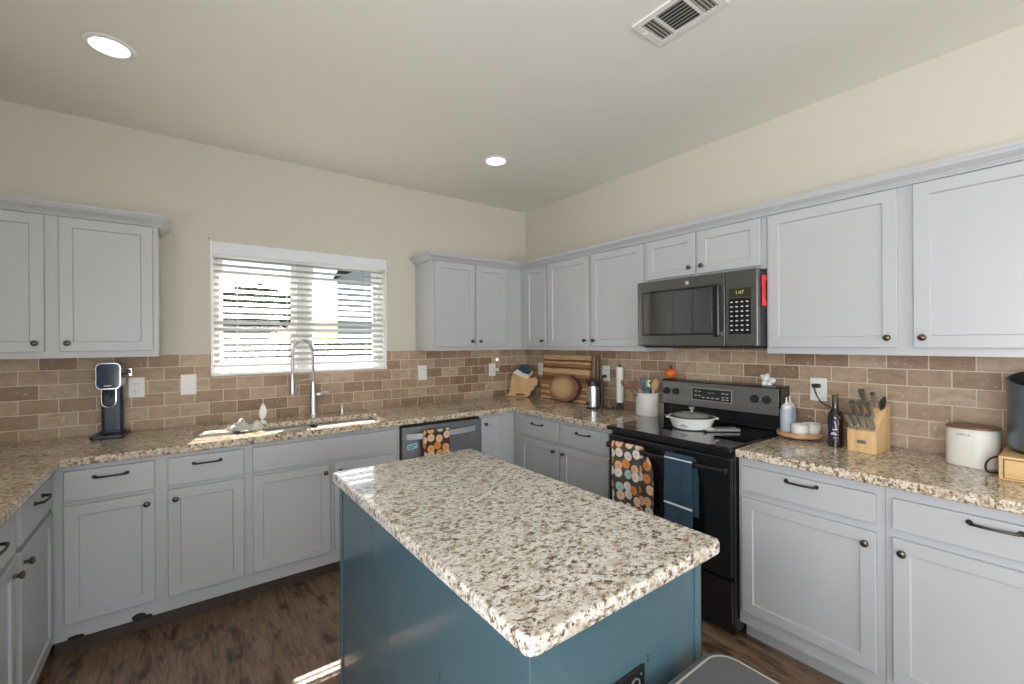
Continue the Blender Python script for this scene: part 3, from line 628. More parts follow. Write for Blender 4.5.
# ------------------------------------------------------------------ outlets and switch plates
def plate(name, label, cat, loc, rz, w_=0.072, h=0.117, kind='duplex', group='white outlet and switch plates'):
    t = thing(name, label, cat, loc, rz, group)
    obj('plate', box(-w_ / 2, w_ / 2, -0.006, 0, -h / 2, h / 2, 0.002), PLATE, t)
    if kind == 'duplex':
        for s in (-1, 1):
            r = obj('receptacle', join(box(-0.017, 0.017, -0.0085, -0.005, s * 0.020 - 0.014, s * 0.020 + 0.014, 0.004)), PLATE, t)
            obj('slot', join(box(-0.008, -0.006, -0.009, -0.008, s * 0.02 - 0.003, s * 0.02 + 0.006), box(0.006, 0.008, -0.009, -0.008, s * 0.02 - 0.003, s * 0.02 + 0.006)), DARK, r)
    elif kind == 'rocker':
        obj('rocker', box(-0.0165, 0.0165, -0.0095, -0.005, -0.033, 0.033, 0.002), PLATE, t)
    elif kind == 'blank':
        obj('screw', join(cyl((0, -0.005, 0.035), (0, -0.0075, 0.035), 0.003, n=10), cyl((0, -0.005, -0.035), (0, -0.0075, -0.035), 0.003, n=10)), PLATE, t)
    return t
yb = -tx - 0.0005
plate('wall_outlet', 'white outlet plate on the tile just beside the soda maker', 'outlet', (-2.946, yb, 1.170), 0)
plate('blank_plate', 'white plate on the tile between soda maker outlet and window', 'switch plate', (-2.700, yb, 1.172), 0, 0.08, 0.125, 'blank')
plate('light_switch', 'white rocker switch plate on the tile above the dishwasher', 'switch', (-1.121, yb, 1.172), 0, 0.078, 0.122, 'rocker')
plate('wall_outlet', 'white outlet plate near the room corner with a night light plugged in', 'outlet', (-0.416, yb, 1.167), 0)
plate('wall_outlet', 'white outlet plate between the state-shaped board and the striped board', 'outlet', (yb, -0.238, 1.168), -PI / 2, 0.08, 0.118)
plate('wall_outlet', 'white outlet plate beside the paper towel roll, kettle cord plugged in', 'outlet', (yb, -1.038, 1.168), -PI / 2, 0.074, 0.122)
plate('wall_outlet', 'white outlet plate above the dark bottle with a black plug in it', 'outlet', (yb, -2.510, 1.161), -PI / 2, 0.078, 0.122)
nl = thing('night_light', 'tiny white plug-in night light with a hanging bulb below the corner cabinet', 'night light', (-0.398, yb - 0.0095, 1.168))
obj('plug', box(-0.018, 0.022, -0.045, 0, -0.014, 0.014, 0.004), PLATE, nl)
obj('cord', tube([(0.02, -0.03, 0.01), (0.04, -0.03, 0.05), (0.03, -0.02, 0.12), (0.0, -0.02, 0.175), (-0.015, -0.02, 0.185)], 0.0015, 6, True, 5), PLATE, nl)
obj('bulb', blob((0.012, -0.03, 0.092), 0.009, 2), pm('lit_bulb', (1, 0.9, 0.7), 0.3, emis=(1, 0.85, 0.6), es=5), nl)
obj('switch_button', box(-0.022, -0.008, -0.030, -0.015, 0.172, 0.187, 0.003), PLATE, nl)

# ------------------------------------------------------------------ soda maker
def rrect(w_, z0, z1, r, n=5):
    P = []
    for cx, cz, a0 in ((w_ / 2 - r, z0 + r, -PI / 2), (w_ / 2 - r, z1 - r, 0), (-w_ / 2 + r, z1 - r, PI / 2), (-w_ / 2 + r, z0 + r, PI)):
        for k in range(n + 1): P.append((cx + r * math.cos(a0 + PI / 2 * k / n), cz + r * math.sin(a0 + PI / 2 * k / n)))
    return P
def face_prism(pts, t0, t1, b=0.003):
    bm = prism(pts, 0, t1 - t0); bm.transform(Matrix(((1, 0, 0, 0), (0, 0, -1, -t0), (0, 1, 0, 0), (0, 0, 0, 1)))); bm.normal_update()
    if b: bmesh.ops.bevel(bm, geom=[e for e in bm.edges if any(len(f.verts) > 4 for f in e.link_faces)], offset=b, segments=2, affect='EDGES')
    return bm
NAVY = pm('navy_plastic', (0.016, 0.024, 0.045), 0.32); NAVYG = pm('navy_gloss', (0.014, 0.035, 0.085), 0.08, coat=0.5)
so = thing('soda_maker', 'slim navy soda maker with chrome rimmed head on the left counter', 'soda maker', (-3.049, -0.115, 0.9147), -0.10)
obj('base', join(vbox(-0.072, 0.072, -0.10, 0.09, 0, 0.018, 0.02, 0.004), vbox(-0.05, 0.05, 0.0, 0.085, 0.015, 0.03, 0.02, 0.004)), NAVY, so)
col_ = bmesh.new(); col_.free()
obj('column', vbox(-0.046, 0.046, 0.012, 0.078, 0.025, 0.275, 0.018, 0.002), NAVY, so)
hd = obj('head', face_prism(rrect(0.104, 0.264, 0.408, 0.026), -0.082, 0.062, 0.006), pm('smoked_chrome', (0.36, 0.37, 0.41), 0.18, metal=1.0), so)
obj('front_panel', face_prism(rrect(0.094, 0.270, 0.403, 0.022), 0.058, 0.066, 0.003), NAVYG, hd)
obj('brand_mark', box(-0.015, 0.015, -0.0675, -0.0665, 0.282, 0.286), WHITE, hd)
obj('nozzle', join(cyl((0, -0.025, 0.235), (0, -0.025, 0.265), 0.017, 0.021, 16), cyl((0, -0.025, 0.205), (0, -0.025, 0.237), 0.004, n=10)), BLACKM, so)
obj('bottle_guard', tube([(-0.030, -0.045, 0.262), (-0.030, -0.048, 0.20), (-0.022, -0.048, 0.175), (0, -0.048, 0.165), (0.022, -0.048, 0.175), (0.030, -0.048, 0.20), (0.030, -0.045, 0.262)], 0.0035, 8, True, 4), CHROME, so)
obj('side_lever', join(tube([(0.055, 0.02, 0.34), (0.070, 0.0, 0.345), (0.082, -0.012, 0.345)], 0.008, 8), box(0.076, 0.096, -0.03, 0.004, 0.332, 0.376, 0.004)), CHROME, so)
obj('lever_pad', box(0.080, 0.092, -0.0325, -0.029, 0.345, 0.370, 0.001), BLACKM, so)

# ------------------------------------------------------------------ boards in the corner
MAPLE = wood('maple', ((0.50, 0.29, 0.13), (0.62, 0.39, 0.19), (0.68, 0.45, 0.24)), (1, 10, 1), 5)
ACACIA = None
def stripe_mat():
    mt, n, l, p, tc = nodes_of('striped_board', rough=0.45)
    sp = n.new('ShaderNodeSeparateXYZ'); l.new(tc.outputs['Object'], sp.inputs[0])
    nz = texn(n, l, mapping(n, l, tc.outputs['Object'], (2, 1, 14)), 3, 3)
    ad = n.new('ShaderNodeMath'); ad.operation = 'MULTIPLY_ADD'; l.new(nz, ad.inputs[0]); ad.inputs[1].default_value = 0.02; l.new(sp.outputs[2], ad.inputs[2])
    dv = n.new('ShaderNodeMath'); dv.operation = 'DIVIDE'; l.new(ad.outputs[0], dv.inputs[0]); dv.inputs[1].default_value = 0.38
    lt, md, dk = (0.68, 0.47, 0.26), (0.40, 0.20, 0.09), (0.22, 0.10, 0.045)
    r = ramp(n, [(0, lt), (0.08, md), (0.15, lt), (0.20, md), (0.30, lt), (0.345, md), (0.45, dk), (0.56, md), (0.63, lt), (0.74, dk), (0.80, md), (0.86, lt), (0.90, dk), (0.95, lt)], 'CONSTANT')
    l.new(dv.outputs[0], r.inputs[0])
    g = texn(n, l, mapping(n, l, tc.outputs['Object'], (1.5, 1, 16)), 9, 4, 0.6); rg = ramp(n, [(0.3, (0.72, 0.68, 0.62)), (0.6, (1, 1, 1))]); l.new(g, rg.inputs[0])
    l.new(mixc(n, l, r.outputs[0], rg.outputs[0], 1, 'MULTIPLY'), p.inputs['Base Color']); return mt
def leaning(name, label, cat, loc, rz, lean):
    """root at the foot; children lean back by 'lean' towards local +y"""
    t = thing(name, label, cat, loc, rz); t.rotation_euler = (-lean, 0, rz); return t
def face_prism(pts, t0, t1, b=0.003):
    bm = prism(pts, 0, t1 - t0, b); bm.transform(Matrix(((1, 0, 0, 0), (0, 0, -1, -t0), (0, 1, 0, 0), (0, 0, 0, 1)))); return bm
# big striped board
stb = leaning('striped_cutting_board', 'large rectangular cutting board in light and dark wood stripes against the tile', 'cutting board', (-0.082, -0.618, 0.9155), -PI / 2, 0.12)
obj('board', box(-0.285, 0.295, -0.02, 0.0, 0, 0.392, 0.003), stripe_mat(), stb)
# live edge round slab
def slab_mat():
    mt, n, l, p, tc = nodes_of('slab_wood', rough=0.45)
    v = mapping(n, l, tc.outputs['Object'], (1 / 0.182, 0, 1 / 0.118), loc=(0.12, 0, -0.95))
    ln = n.new('ShaderNodeVectorMath'); ln.operation = 'LENGTH'; l.new(v, ln.inputs[0])
    nz = texn(n, l, tc.outputs['Object'], 18, 4, 0.6); ad = n.new('ShaderNodeMath'); ad.operation = 'MULTIPLY_ADD'; ad.inputs[1].default_value = 0.3; l.new(nz, ad.inputs[0]); l.new(ln.outputs['Value'], ad.inputs[2])
    r = ramp(n, [(0.3, (0.62, 0.42, 0.24)), (0.75, (0.55, 0.35, 0.19)), (0.95, (0.34, 0.18, 0.09)), (1.0, (0.26, 0.13, 0.07))]); l.new(ad.outputs[0], r.inputs[0])
    l.new(r.outputs[0], p.inputs['Base Color']); return mt
random.seed(5)
def wob(rx, rz_, cz, n=44, a=0.13, seed=2.0, clip=True):
    o = []
    for k in range(n):
        th = 2 * PI * k / n; q = 1 + a * noise.noise(Vector((math.cos(th) * 2.2, math.sin(th) * 2.2, seed))) + 0.5 * a * noise.noise(Vector((math.cos(th) * 6, math.sin(th) * 6, seed)))
        x, z = rx * q * math.cos(th), cz + rz_ * q * math.sin(th); o.append((x, max(z, 0.001)))
    return o
rb = leaning('live_edge_slab', 'oval live edge wooden slab with dark bark rim leaning on the striped board', 'cutting board', (-0.130, -0.672, 0.9155), -PI / 2, 0.14)
pts = wob(0.182, 0.118, 0.112)
bk_ = obj('slab', face_prism(pts, 0.0, 0.022), slab_mat(), rb)
obj('bark', join(face_prism([(x * 1.04, max(0.0, 0.112 + (z - 0.112) * 1.035)) for x, z in pts][-8:] + [(x * 1.04, max(0.0, 0.112 + (z - 0.112) * 1.035)) for x, z in pts][:9] + [(x * 0.93, 0.112 + (z - 0.112) * 0.93) for x, z in (pts[-8:] + pts[:9])[::-1]], -0.002, 0.0225, 0.001)), pm('bark_rim', (0.09, 0.045, 0.03), 0.8, bump=(60, 0.6, 0.004)), rb)
# state shaped board
MI = [(-0.150, 0.0), (0.060, 0.0), (0.088, 0.022), (0.092, 0.050), (0.122, 0.070), (0.132, 0.098), (0.152, 0.110), (0.155, 0.150), (0.140, 0.178), (0.118, 0.186), (0.095, 0.170), (0.075, 0.178), (0.098, 0.205), (0.105, 0.225), (0.088, 0.262), (0.06, 0.285), (0.02, 0.302), (-0.015, 0.296), (-0.03, 0.262), (-0.06, 0.245), (-0.085, 0.225), (-0.105, 0.18), (-0.103, 0.145), (-0.118, 0.12), (-0.108, 0.08), (-0.118, 0.04)]
rzm = math.atan2(-0.27, 0.16)
ml = leaning('mitten_shaped_board', 'light wooden mitten-shaped serving board painted blue and white at its top, in the corner', 'cutting board', (-0.208, -0.186, 0.9155), rzm, 0.14)
obj('board', face_prism(MI, 0, 0.016), MAPLE, ml)
top = [(0.095, 0.235), (0.088, 0.262), (0.06, 0.285), (0.02, 0.302), (-0.015, 0.296), (-0.03, 0.262), (-0.045, 0.252)]
obj('blue_paint', face_prism(top + [(0.02, 0.215), (0.07, 0.205)], 0.0125, 0.0172, 0.0005), pm('blue_paint_band', (0.012, 0.06, 0.09), 0.4), ml)
obj('white_paint', face_prism([(-0.045, 0.252), (-0.085, 0.225), (-0.09, 0.215), (0.045, 0.165), (0.068, 0.172), (0.07, 0.205), (0.02, 0.215)], 0.0125, 0.0174, 0.0005), pm('white_paint_band', (0.72, 0.68, 0.60), 0.5), ml)
obj('handle_slot', box(-0.05, 0.035, -0.0170, -0.0150, 0.010, 0.028, 0.0005), pm('slot_brown', (0.16, 0.08, 0.04), 0.6), ml)

# ------------------------------------------------------------------ kettle, pepper mill, paper towels
kt = thing('electric_kettle', 'tall stainless electric carafe with black lid and spout', 'kettle', (-0.225, -1.093, 0.9147), -PI / 2 + 0.35)
obj('body', lathe([(0, 0.012), (0.047, 0.012), (0.049, 0.02), (0.047, 0.10), (0.043, 0.17), (0.041, 0.172), (0, 0.172)], 32), STEEL, kt)
obj('base', lathe([(0, 0), (0.05, 0), (0.051, 0.006), (0.048, 0.014), (0, 0.014)], 32), BLACKM, kt)
obj('lid', join(lathe([(0, 0.170), (0.044, 0.170), (0.045, 0.20), (0.038, 0.215), (0, 0.22)], 32), box(-0.058, -0.035, -0.010, 0.010, 0.185, 0.207, 0.004), cyl((-0.05, 0, 0.205), (-0.052, 0, 0.232), 0.005, n=8)), BLACKM, kt)
obj('handle', tube([(0.040, 0, 0.20), (0.068, 0, 0.195), (0.076, 0, 0.15), (0.073, 0, 0.07), (0.066, 0, 0.02), (0.046, 0, 0.012)], [0.009, 0.009, 0.010, 0.009, 0.008, 0.008], 10, True, 4), BLACKM, kt)
obj('label', box(-0.016, 0.016, -0.002, 0.0, -0.011, 0.011, 0.0005), BLACKM, kt, (-0.026, -0.0425, 0.04), (0, 0, -0.55))
DKW = wood('walnut', ((0.045, 0.02, 0.01), (0.085, 0.038, 0.02), (0.13, 0.06, 0.03)), (4, 4, 1), 6, 0.4)
pmil = thing('pepper_mill', 'tall slim dark wooden pepper mill behind the stainless kettle', 'pepper mill', (-0.075, -1.005, 0.9147))
obj('mill_body', lathe([(0, 0), (0.030, 0), (0.031, 0.02), (0.025, 0.06), (0.023, 0.14), (0.020, 0.22), (0.0195, 0.28), (0.0195, 0.29)] + [(0, 0.29)], 24), DKW, pmil)
obj('mill_head', lathe([(0, 0.291), (0.0195, 0.291), (0.0205, 0.33), (0.018, 0.37), (0.012, 0.386), (0, 0.39)], 24), DKW, pmil)
kc = tag(obj('kettle_cord', tube([(-0.036, -1.036, 1.146), (-0.05, -1.03, 1.147), (-0.062, -1.045, 1.13), (-0.075, -1.055, 1.05), (-0.09, -1.06, 0.96), (-0.14, -1.10, 0.935), (-0.17, -1.17, 0.921), (-0.165, -1.215, 0.920), (-0.150, -1.24, 0.926)], 0.0035, 8, True, 5), BLACKM), 'black power cord running from the outlet down behind the kettle', 'cord')
obj('plug', join(box(-0.045, -0.018, -1.052, -1.026, 1.135, 1.158, 0.004)), BLACKM, kc)
obj('connector', tube([(-0.162, -1.222, 0.923), (-0.150, -1.242, 0.930)], 0.009, 10), BLACKM, kc)
pt = thing('paper_towel_roll', 'white paper towel roll upright on a black footed holder', 'paper towels', (-0.105, -1.253, 0.9147))
obj('roll', lathe([(0.010, 0.052), (0.025, 0.052), (0.026, 0.056), (0.026, 0.312), (0.025, 0.316), (0.010, 0.316)], 32, closed=True), pm('paper', (0.80, 0.78, 0.74), 0.9, bump=(260, 0.5, 0.001)), pt)
obj('rod', join(cyl((0, 0, 0.01), (0, 0, 0.325), 0.005, n=10), blob((0, 0, 0.328), 0.011, 2, 1, 1, 0.7)), BLACKM, pt)
obj('foot', join(*[join(tube([(0, 0, 0.050), (0.014 * math.cos(a), 0.014 * math.sin(a), 0.03), (0.020 * math.cos(a), 0.020 * math.sin(a), 0.008)], [0.012, 0.008, 0.007], 8, True, 3), cyl((0.022 * math.cos(a), 0.022 * math.sin(a), 0), (0.022 * math.cos(a), 0.022 * math.sin(a), 0.009), 0.011, n=12)) for a in (0.4, 2.5, 4.6)]), BLACKM, pt)

# crock with utensils
CK = (-0.175, -1.545, 0.9147)
ck = thing('utensil_crock', 'white ribbed stoneware crock of utensils beside the range', 'crock', CK)
pr = [(0, 0), (0.068, 0), (0.072, 0.005)] + [(0.0735 + 0.0012 * (k % 2), 0.012 + k * 0.009) for k in range(15)] + [(0.076, 0.148), (0.077, 0.155), (0.074, 0.158), (0.069, 0.155), (0.068, 0.02), (0, 0.016)]
obj('pot', lathe(pr, 40), pm('cream_stoneware', (0.60, 0.59, 0.55), 0.4), ck)
def utensil(name, label, cat, base, tip, parts):
    base, tip = Vector(base), Vector(tip); t = thing(name, label, cat, Vector(CK) + base)
    zz = (tip - base).normalized(); vw = Vector((-0.83, -0.56, 0.1)); yy = (vw - zz * vw.dot(zz)).normalized(); xx = yy.cross(zz); t.rotation_mode = 'QUATERNION'; t.rotation_quaternion = Matrix((xx, yy, zz)).transposed().to_quaternion()
    for n, b, m_ in parts: obj(n, b, m_, t)
    return t
def spoon_head(L, wd, th, z0):
    return tmp(blob((0, 0, 0), 1, 3, wd, th, L), Matrix.Translation((0, 0, z0 + L)))
CHW = wood('cherry_wood', ((0.10, 0.035, 0.02), (0.17, 0.06, 0.03), (0.24, 0.09, 0.05)), (4, 4, 1), 6, 0.35)
vdir = Vector((0.8, -0.6, 0))      # towards the right of the picture
utensil('wooden_spoon', 'reddish wooden spoon leaning far out of the crock toward the paper towels', 'spoon', (0.01, -0.02, 0.05), (-0.195, 0.120, 0.285), [('shaft', tube([(0, 0, 0), (0, 0, 0.2)], [0.006, 0.007], 10), CHW), ('bowl', spoon_head(0.045, 0.020, 0.006, 0.19), CHW)])
utensil('slotted_turner', 'dark red wooden turner beside the leaning wooden spoon', 'spatula', (0.02, -0.035, 0.03), (-0.085, 0.055, 0.25), [('shaft', tube([(0, 0, 0), (0, 0, 0.18)], [0.006, 0.006], 10), pm('beige_wood', (0.50, 0.33, 0.22), 0.5)), ('blade', box(-0.017, 0.017, -0.003, 0.003, 0.17, 0.245, 0.0025), CHW)])
BLU = pm('teal_blue_silicone', (0.045, 0.16, 0.24), 0.4)
utensil('blue_whisk', 'blue handled balloon whisk standing in the crock', 'whisk', (0, 0.0, 0.03), (-0.012, 0.018, 0.25), [('shaft', cyl((0, 0, 0), (0, 0, 0.12), 0.007, n=12), BLU),
    ('wires', join(*[tube([(0, 0, 0.115), (0.012 * math.cos(a), 0.012 * math.sin(a), 0.15), (0.027 * math.cos(a), 0.027 * math.sin(a), 0.19), (0.02 * math.cos(a), 0.02 * math.sin(a), 0.222), (0, 0, 0.232), (-0.02 * math.cos(a), -0.02 * math.sin(a), 0.222), (-0.027 * math.cos(a), -0.027 * math.sin(a), 0.19), (-0.012 * math.cos(a), -0.012 * math.sin(a), 0.15), (0, 0, 0.115)], 0.0022, 6, True, 4) for a in (0, 0.63, 1.26, 1.88, 2.5)]), BLU)])
utensil('yellow_spreader', 'small pale yellow spatula head between whisk and black ladle', 'spatula', (0.0, 0, 0.03), (0.0, -0.012, 0.235), [('shaft', cyl((0, 0, 0), (0, 0, 0.17), 0.005, n=10), BLU), ('blade', box(-0.014, 0.014, -0.004, 0.004, 0.165, 0.212, 0.003), pm('pale_yellow', (0.72, 0.70, 0.42), 0.5))])
utensil('black_ladle', 'black nylon ladle head poking out of the crock', 'ladle', (0.01, 0.0, 0.03), (0.012, -0.030, 0.22), [('shaft', cyl((0, 0, 0), (0, 0, 0.15), 0.006, n=10), BLACKM), ('blade', join(box(-0.022, 0.022, -0.004, 0.004, 0.145, 0.205, 0.004)), BLACKM)])
utensil('bamboo_spatula', 'tan wooden spatula at the range side of the crock', 'spatula', (0.0, -0.01, 0.03), (0.022, -0.058, 0.25), [('shaft', tube([(0, 0, 0), (0, 0, 0.15)], [0.006, 0.007], 10), MAPLE), ('blade', tmp(blob((0, 0, 0), 1, 3, 0.025, 0.005, 0.045), Matrix.Translation((0, 0, 0.185))), wood('tan_wood', ((0.24, 0.13, 0.05), (0.33, 0.19, 0.08), (0.42, 0.26, 0.12)), (4, 4, 1), 6))])

# ------------------------------------------------------------------ range
RY0, RY1 = -1.634, -2.374; RC = (RY0 + RY1) / 2
rg = thing('electric_range', 'black freestanding electric range with glass cooktop', 'range', (-0.645, RC, 0), -PI / 2)
# local: x right (= -y world), y to the wall, z up; front face at y=0
H = 0.369
obj('body', join(box(-H, H, 0.0, 0.60, 0.03, 0.895, 0.003), box(-H + 0.02, H - 0.02, 0.05, 0.55, 0.0, 0.03)), BLACK, rg)
obj('cooktop', join(box(-H - 0.0015, H + 0.0015, -0.045, 0.575, 0.895, 0.921, 0.006)), BGLASS, rg)
obj('cooktop_trim', box(-H - 0.001, H + 0.001, -0.047, -0.043, 0.897, 0.915, 0.0015), BLACK, rg)
ELM = pm('burner_ring', (0.05, 0.05, 0.052), 0.25)
for bx, by, br_ in ((-0.19, 0.12, 0.105), (0.19, 0.12, 0.085), (-0.19, 0.40, 0.08), (0.19, 0.40, 0.10)):
    obj('burner_ring', lathe([(br_ - 0.0015, 0.9212), (br_, 0.9212), (br_, 0.9209), (br_ - 0.0015, 0.9209)], 48, (bx, by, 0), True), ELM, rg)
dd = obj('oven_door', box(-H + 0.002, H - 0.002, -0.030, -0.001, 0.300, 0.870, 0.006), BLACK, rg)
obj('oven_window', box(-0.24, 0.24, -0.0325, -0.030, 0.40, 0.70, 0.001), BGLASS, dd)
obj('door_trim', join(box(-H + 0.004, H - 0.004, -0.034, -0.03, 0.862, 0.868)), pm('dark_trim', (0.10, 0.10, 0.11), 0.3, metal=0.8), dd)
hz = 0.812
obj('handle', join(tube([(-0.352, -0.062, hz), (-0.2, -0.074, hz), (0, -0.078, hz), (0.2, -0.074, hz), (0.352, -0.062, hz)], 0.014, 12, True, 4), box(-0.360, -0.335, -0.068, -0.028, hz - 0.015, hz + 0.015, 0.006), box(0.335, 0.360, -0.068, -0.028, hz - 0.015, hz + 0.015, 0.006)), BLACK, dd)
obj('storage_drawer', box(-H + 0.002, H - 0.002, -0.026, -0.001, 0.075, 0.288, 0.006), BLACK, rg)
PNL = pm('black_stainless_panel', (0.30, 0.30, 0.305), 0.30, metal=0.85, vs_=30)
bgm = prism([(-0.03, 0.925), (0.055, 0.925), (0.055, 1.170), (-0.030, 1.170), (-0.052, 1.162), (-0.058, 1.008), (-0.03, 1.0)], 0, 2 * H + 0.010, 0.002)
bgm.transform(Matrix(((0, 0, 1, -H - 0.011), (1, 0, 0, 0.575), (0, 1, 0, 0), (0, 0, 0, 1))))
bgo = obj('backguard', bgm, BLACK, rg)
def on_panel(x, z):  # point on slanted control face
    t = (z - 1.008) / 0.152; return (x, 0.575 - 0.058 + 0.006 * t, z)
pan = box(-H - 0.004, H - 0.014, -0.0025, 0.0, 0.0, 0.146, 0.001); pan.transform(Matrix.Translation((0, 0.517, 1.011)) @ Matrix.Rotation(-0.0395, 4, 'X')); obj('control_panel', pan, PNL, bgo)
INK = pm('panel_ink', (0.65, 0.65, 0.66), 0.5)
for k, x in enumerate((-0.335, -0.268, 0.230, 0.295)):
    kx, ky, kz = on_panel(x, 1.093)
    kb = join(cyl((0, 0, 0), (0, -0.006, 0), 0.024, 0.023, 24), cyl((0, -0.006, 0), (0, -0.024, 0), 0.019, 0.017, 20, 0.002), box(-0.004, 0.004, -0.028, -0.02, -0.018, 0.018, 0.001))
    kn = obj('knob', kb, BLACKM, bgo, (kx, ky - 0.003, kz))
    obj('knob_marks', join(*[box(0.030 * math.cos(a) - 0.0022, 0.030 * math.cos(a) + 0.0022, -0.0006, 0, 0.030 * math.sin(a) - 0.0015, 0.030 * math.sin(a) + 0.0015) for a in (0, 0.8, 1.57, 2.35, 3.14, 4.71)]), INK, bgo, (kx, ky - 0.0022, kz))
cx_, cy_, cz_ = on_panel(-0.027, 1.089)
dp = obj('clock_display', box(-0.125, 0.125, -0.004, 0, -0.036, 0.036, 0.002), BLACKM, bgo, (cx_, cy_ - 0.0012, cz_))
obj('display_border', join(box(-0.127, 0.127, -0.0044, -0.003, 0.0355, 0.037), box(-0.127, 0.127, -0.0044, -0.003, -0.037, -0.0355), box(-0.127, -0.1255, -0.0044, -0.003, -0.037, 0.037), box(0.1255, 0.127, -0.0044, -0.003, -0.037, 0.037)), INK, dp)
obj('button_prints', join(*[box(x - 0.008, x + 0.008, -0.0046, -0.004, z - 0.002, z + 0.002) for x, z in ((-0.10, 0.018), (-0.075, 0.018), (-0.10, -0.008), (-0.075, -0.008), (-0.05, -0.018), (-0.02, -0.018), (0.01, -0.018), (0.04, -0.018), (0.075, 0.015), (0.10, 0.015), (0.075, -0.008), (0.10, -0.008), (0.075, -0.022), (0.10, -0.022))]), INK, dp)
obj('clock_digits', join(*[box(x, x + 0.006, -0.0046, -0.004, 0.008, 0.018) for x in (-0.02, -0.010, 0.004, 0.014)]), pm('green_digits', (0.12, 0.2, 0.1), 0.5, emis=(0.2, 0.25, 0.15), es=0.05), dp)

# towels on the oven handle (local bar along x; root rotated like the range)
bx_ = -0.645 - 0.075
TW2 = towel_mat('pumpkin_print_oven', 0, 2)
hanging_towel('pumpkin_towel', 'grey towel printed with pumpkins hanging on the oven handle', (bx_, -1.806, 0.830), -PI / 2, 0.195, 0.46, 0.34, 0.034, TW2, flare=0.0, shift_back=0.065, seed=1.0)
blt = pm('blue_terry', (0.026, 0.062, 0.095), 0.95, bump=(420, 1.0, 0.003))
bt = hanging_towel('blue_towel', 'blue terry towel with one white stripe hanging on the oven handle', (bx_, -2.137, 0.832), -PI / 2, 0.155, 0.44, 0.28, 0.034, blt, seed=2.2, shift_back=0.012, wav=0.003)
stp = box(-0.079, 0.079, -0.0015, 0.0, -0.005, 0.005, 0.0005)
obj('white_stripe', stp, pm('towel_white', (0.75, 0.76, 0.76), 0.95), bt, (0, -0.0215, -0.235), (0, 0.03, 0))
obj('white_hem', box(-0.078, 0.078, -0.0015, 0.0, -0.003, 0.003, 0.0005), MATS['towel_white'], bt, (0, -0.0185, -0.004))

# casserole and things on the cooktop
cs = thing('casserole_dish', 'white casserole with a blue flower print and glass lid on the cooktop', 'casserole', (-0.375, -1.995, 0.9217), -0.93)
POR = pm('white_glass_ceramic', (0.82, 0.81, 0.78), 0.15, coat=0.3)
obj('dish', lathe([(0, 0), (0.092, 0), (0.102, 0.006), (0.124, 0.058), (0.130, 0.063), (0.130, 0.067), (0.122, 0.067), (0.120, 0.060), (0.098, 0.010), (0, 0.008)], 48), POR, cs)
for s in (-1, 1): obj('side_handle', prism([(s * 0.118, -0.028), (s * 0.140, -0.020), (s * 0.143, 0), (s * 0.140, 0.020), (s * 0.118, 0.028)][::s], 0.057, 0.065, 0.002), POR, cs)
CG = pm('clear_glass', (0.92, 0.95, 0.96), 0.02, trans=1.0, ior=1.35)
ld = obj('lid', lathe([(0, 0.093), (0.05, 0.090), (0.09, 0.081), (0.117, 0.0695), (0.119, 0.0675), (0.113, 0.0675), (0.088, 0.077), (0.05, 0.086), (0, 0.089)], 48), CG, cs)
obj('lid_knob', lathe([(0, 0.0925), (0.009, 0.0925), (0.007, 0.101), (0.010, 0.108), (0.017, 0.115), (0.016, 0.119), (0, 0.121)], 20), CG, ld)
FL = pm('blue_flower_print', (0.16, 0.24, 0.38), 0.4)
def petal(ax_, az, rx, rz_, ang):
    """small disc lying on the dish wall, facing the viewer side"""
    a = ang + ax_ / 0.112; r0 = 0.1025 + (az - 0.006) / 0.052 * 0.0215 + 0.0008
    b = bmesh.new(); bmesh.ops.create_circle(b, cap_ends=True, segments=10, radius=1); b.transform(Matrix.Translation((r0 * math.cos(a), r0 * math.sin(a), az)) @ Matrix.Rotation(a, 4, 'Z') @ Matrix.Rotation(PI / 2 - 0.43, 4, 'Y') @ Matrix.Diagonal((rz_, rx, 1, 1))); return b
an = -PI / 2 - 0.62 - 0.25
an = math.radians(-118)
obj('flower_print', join(petal(0, 0.034, 0.005, 0.005, an), petal(-0.009, 0.030, 0.006, 0.004, an), petal(0.009, 0.030, 0.006, 0.004, an), petal(0, 0.025, 0.008, 0.0035, an), petal(-0.018, 0.024, 0.006, 0.0025, an), petal(0.018, 0.024, 0.006, 0.0025, an)), FL, cs)
tv = thing('pan_and_trivet', 'dark metal spoon rest on the cooktop beside the casserole', 'spoon rest', (-0.335, -2.150, 0.9217), -0.65)
obj('tray', join(vbox(-0.095, 0.095, -0.03, 0.03, 0.002, 0.010, 0.010, 0.002), box(-0.09, 0.09, -0.026, -0.022, 0.010, 0.018), box(-0.09, 0.09, 0.022, 0.026, 0.010, 0.018)), pm('aged_metal', (0.16, 0.15, 0.145), 0.35, metal=0.8, var=0.4, vs_=60), tv)
obj('white_edge', vbox(-0.105, -0.045, -0.028, 0.020, 0.0105, 0.019, 0.008, 0.002), pm('glazed_grey', (0.50, 0.50, 0.49), 0.2, var=0.3, vs_=60), tv)
for s in (-1, 1): obj('foot', join(*[cyl((s * 0.08, q * 0.02, 0), (s * 0.08, q * 0.02, 0.003), 0.005, n=10) for q in (-1, 1)]), BLACKM, tv)
tv.name = 'spoon_rest'

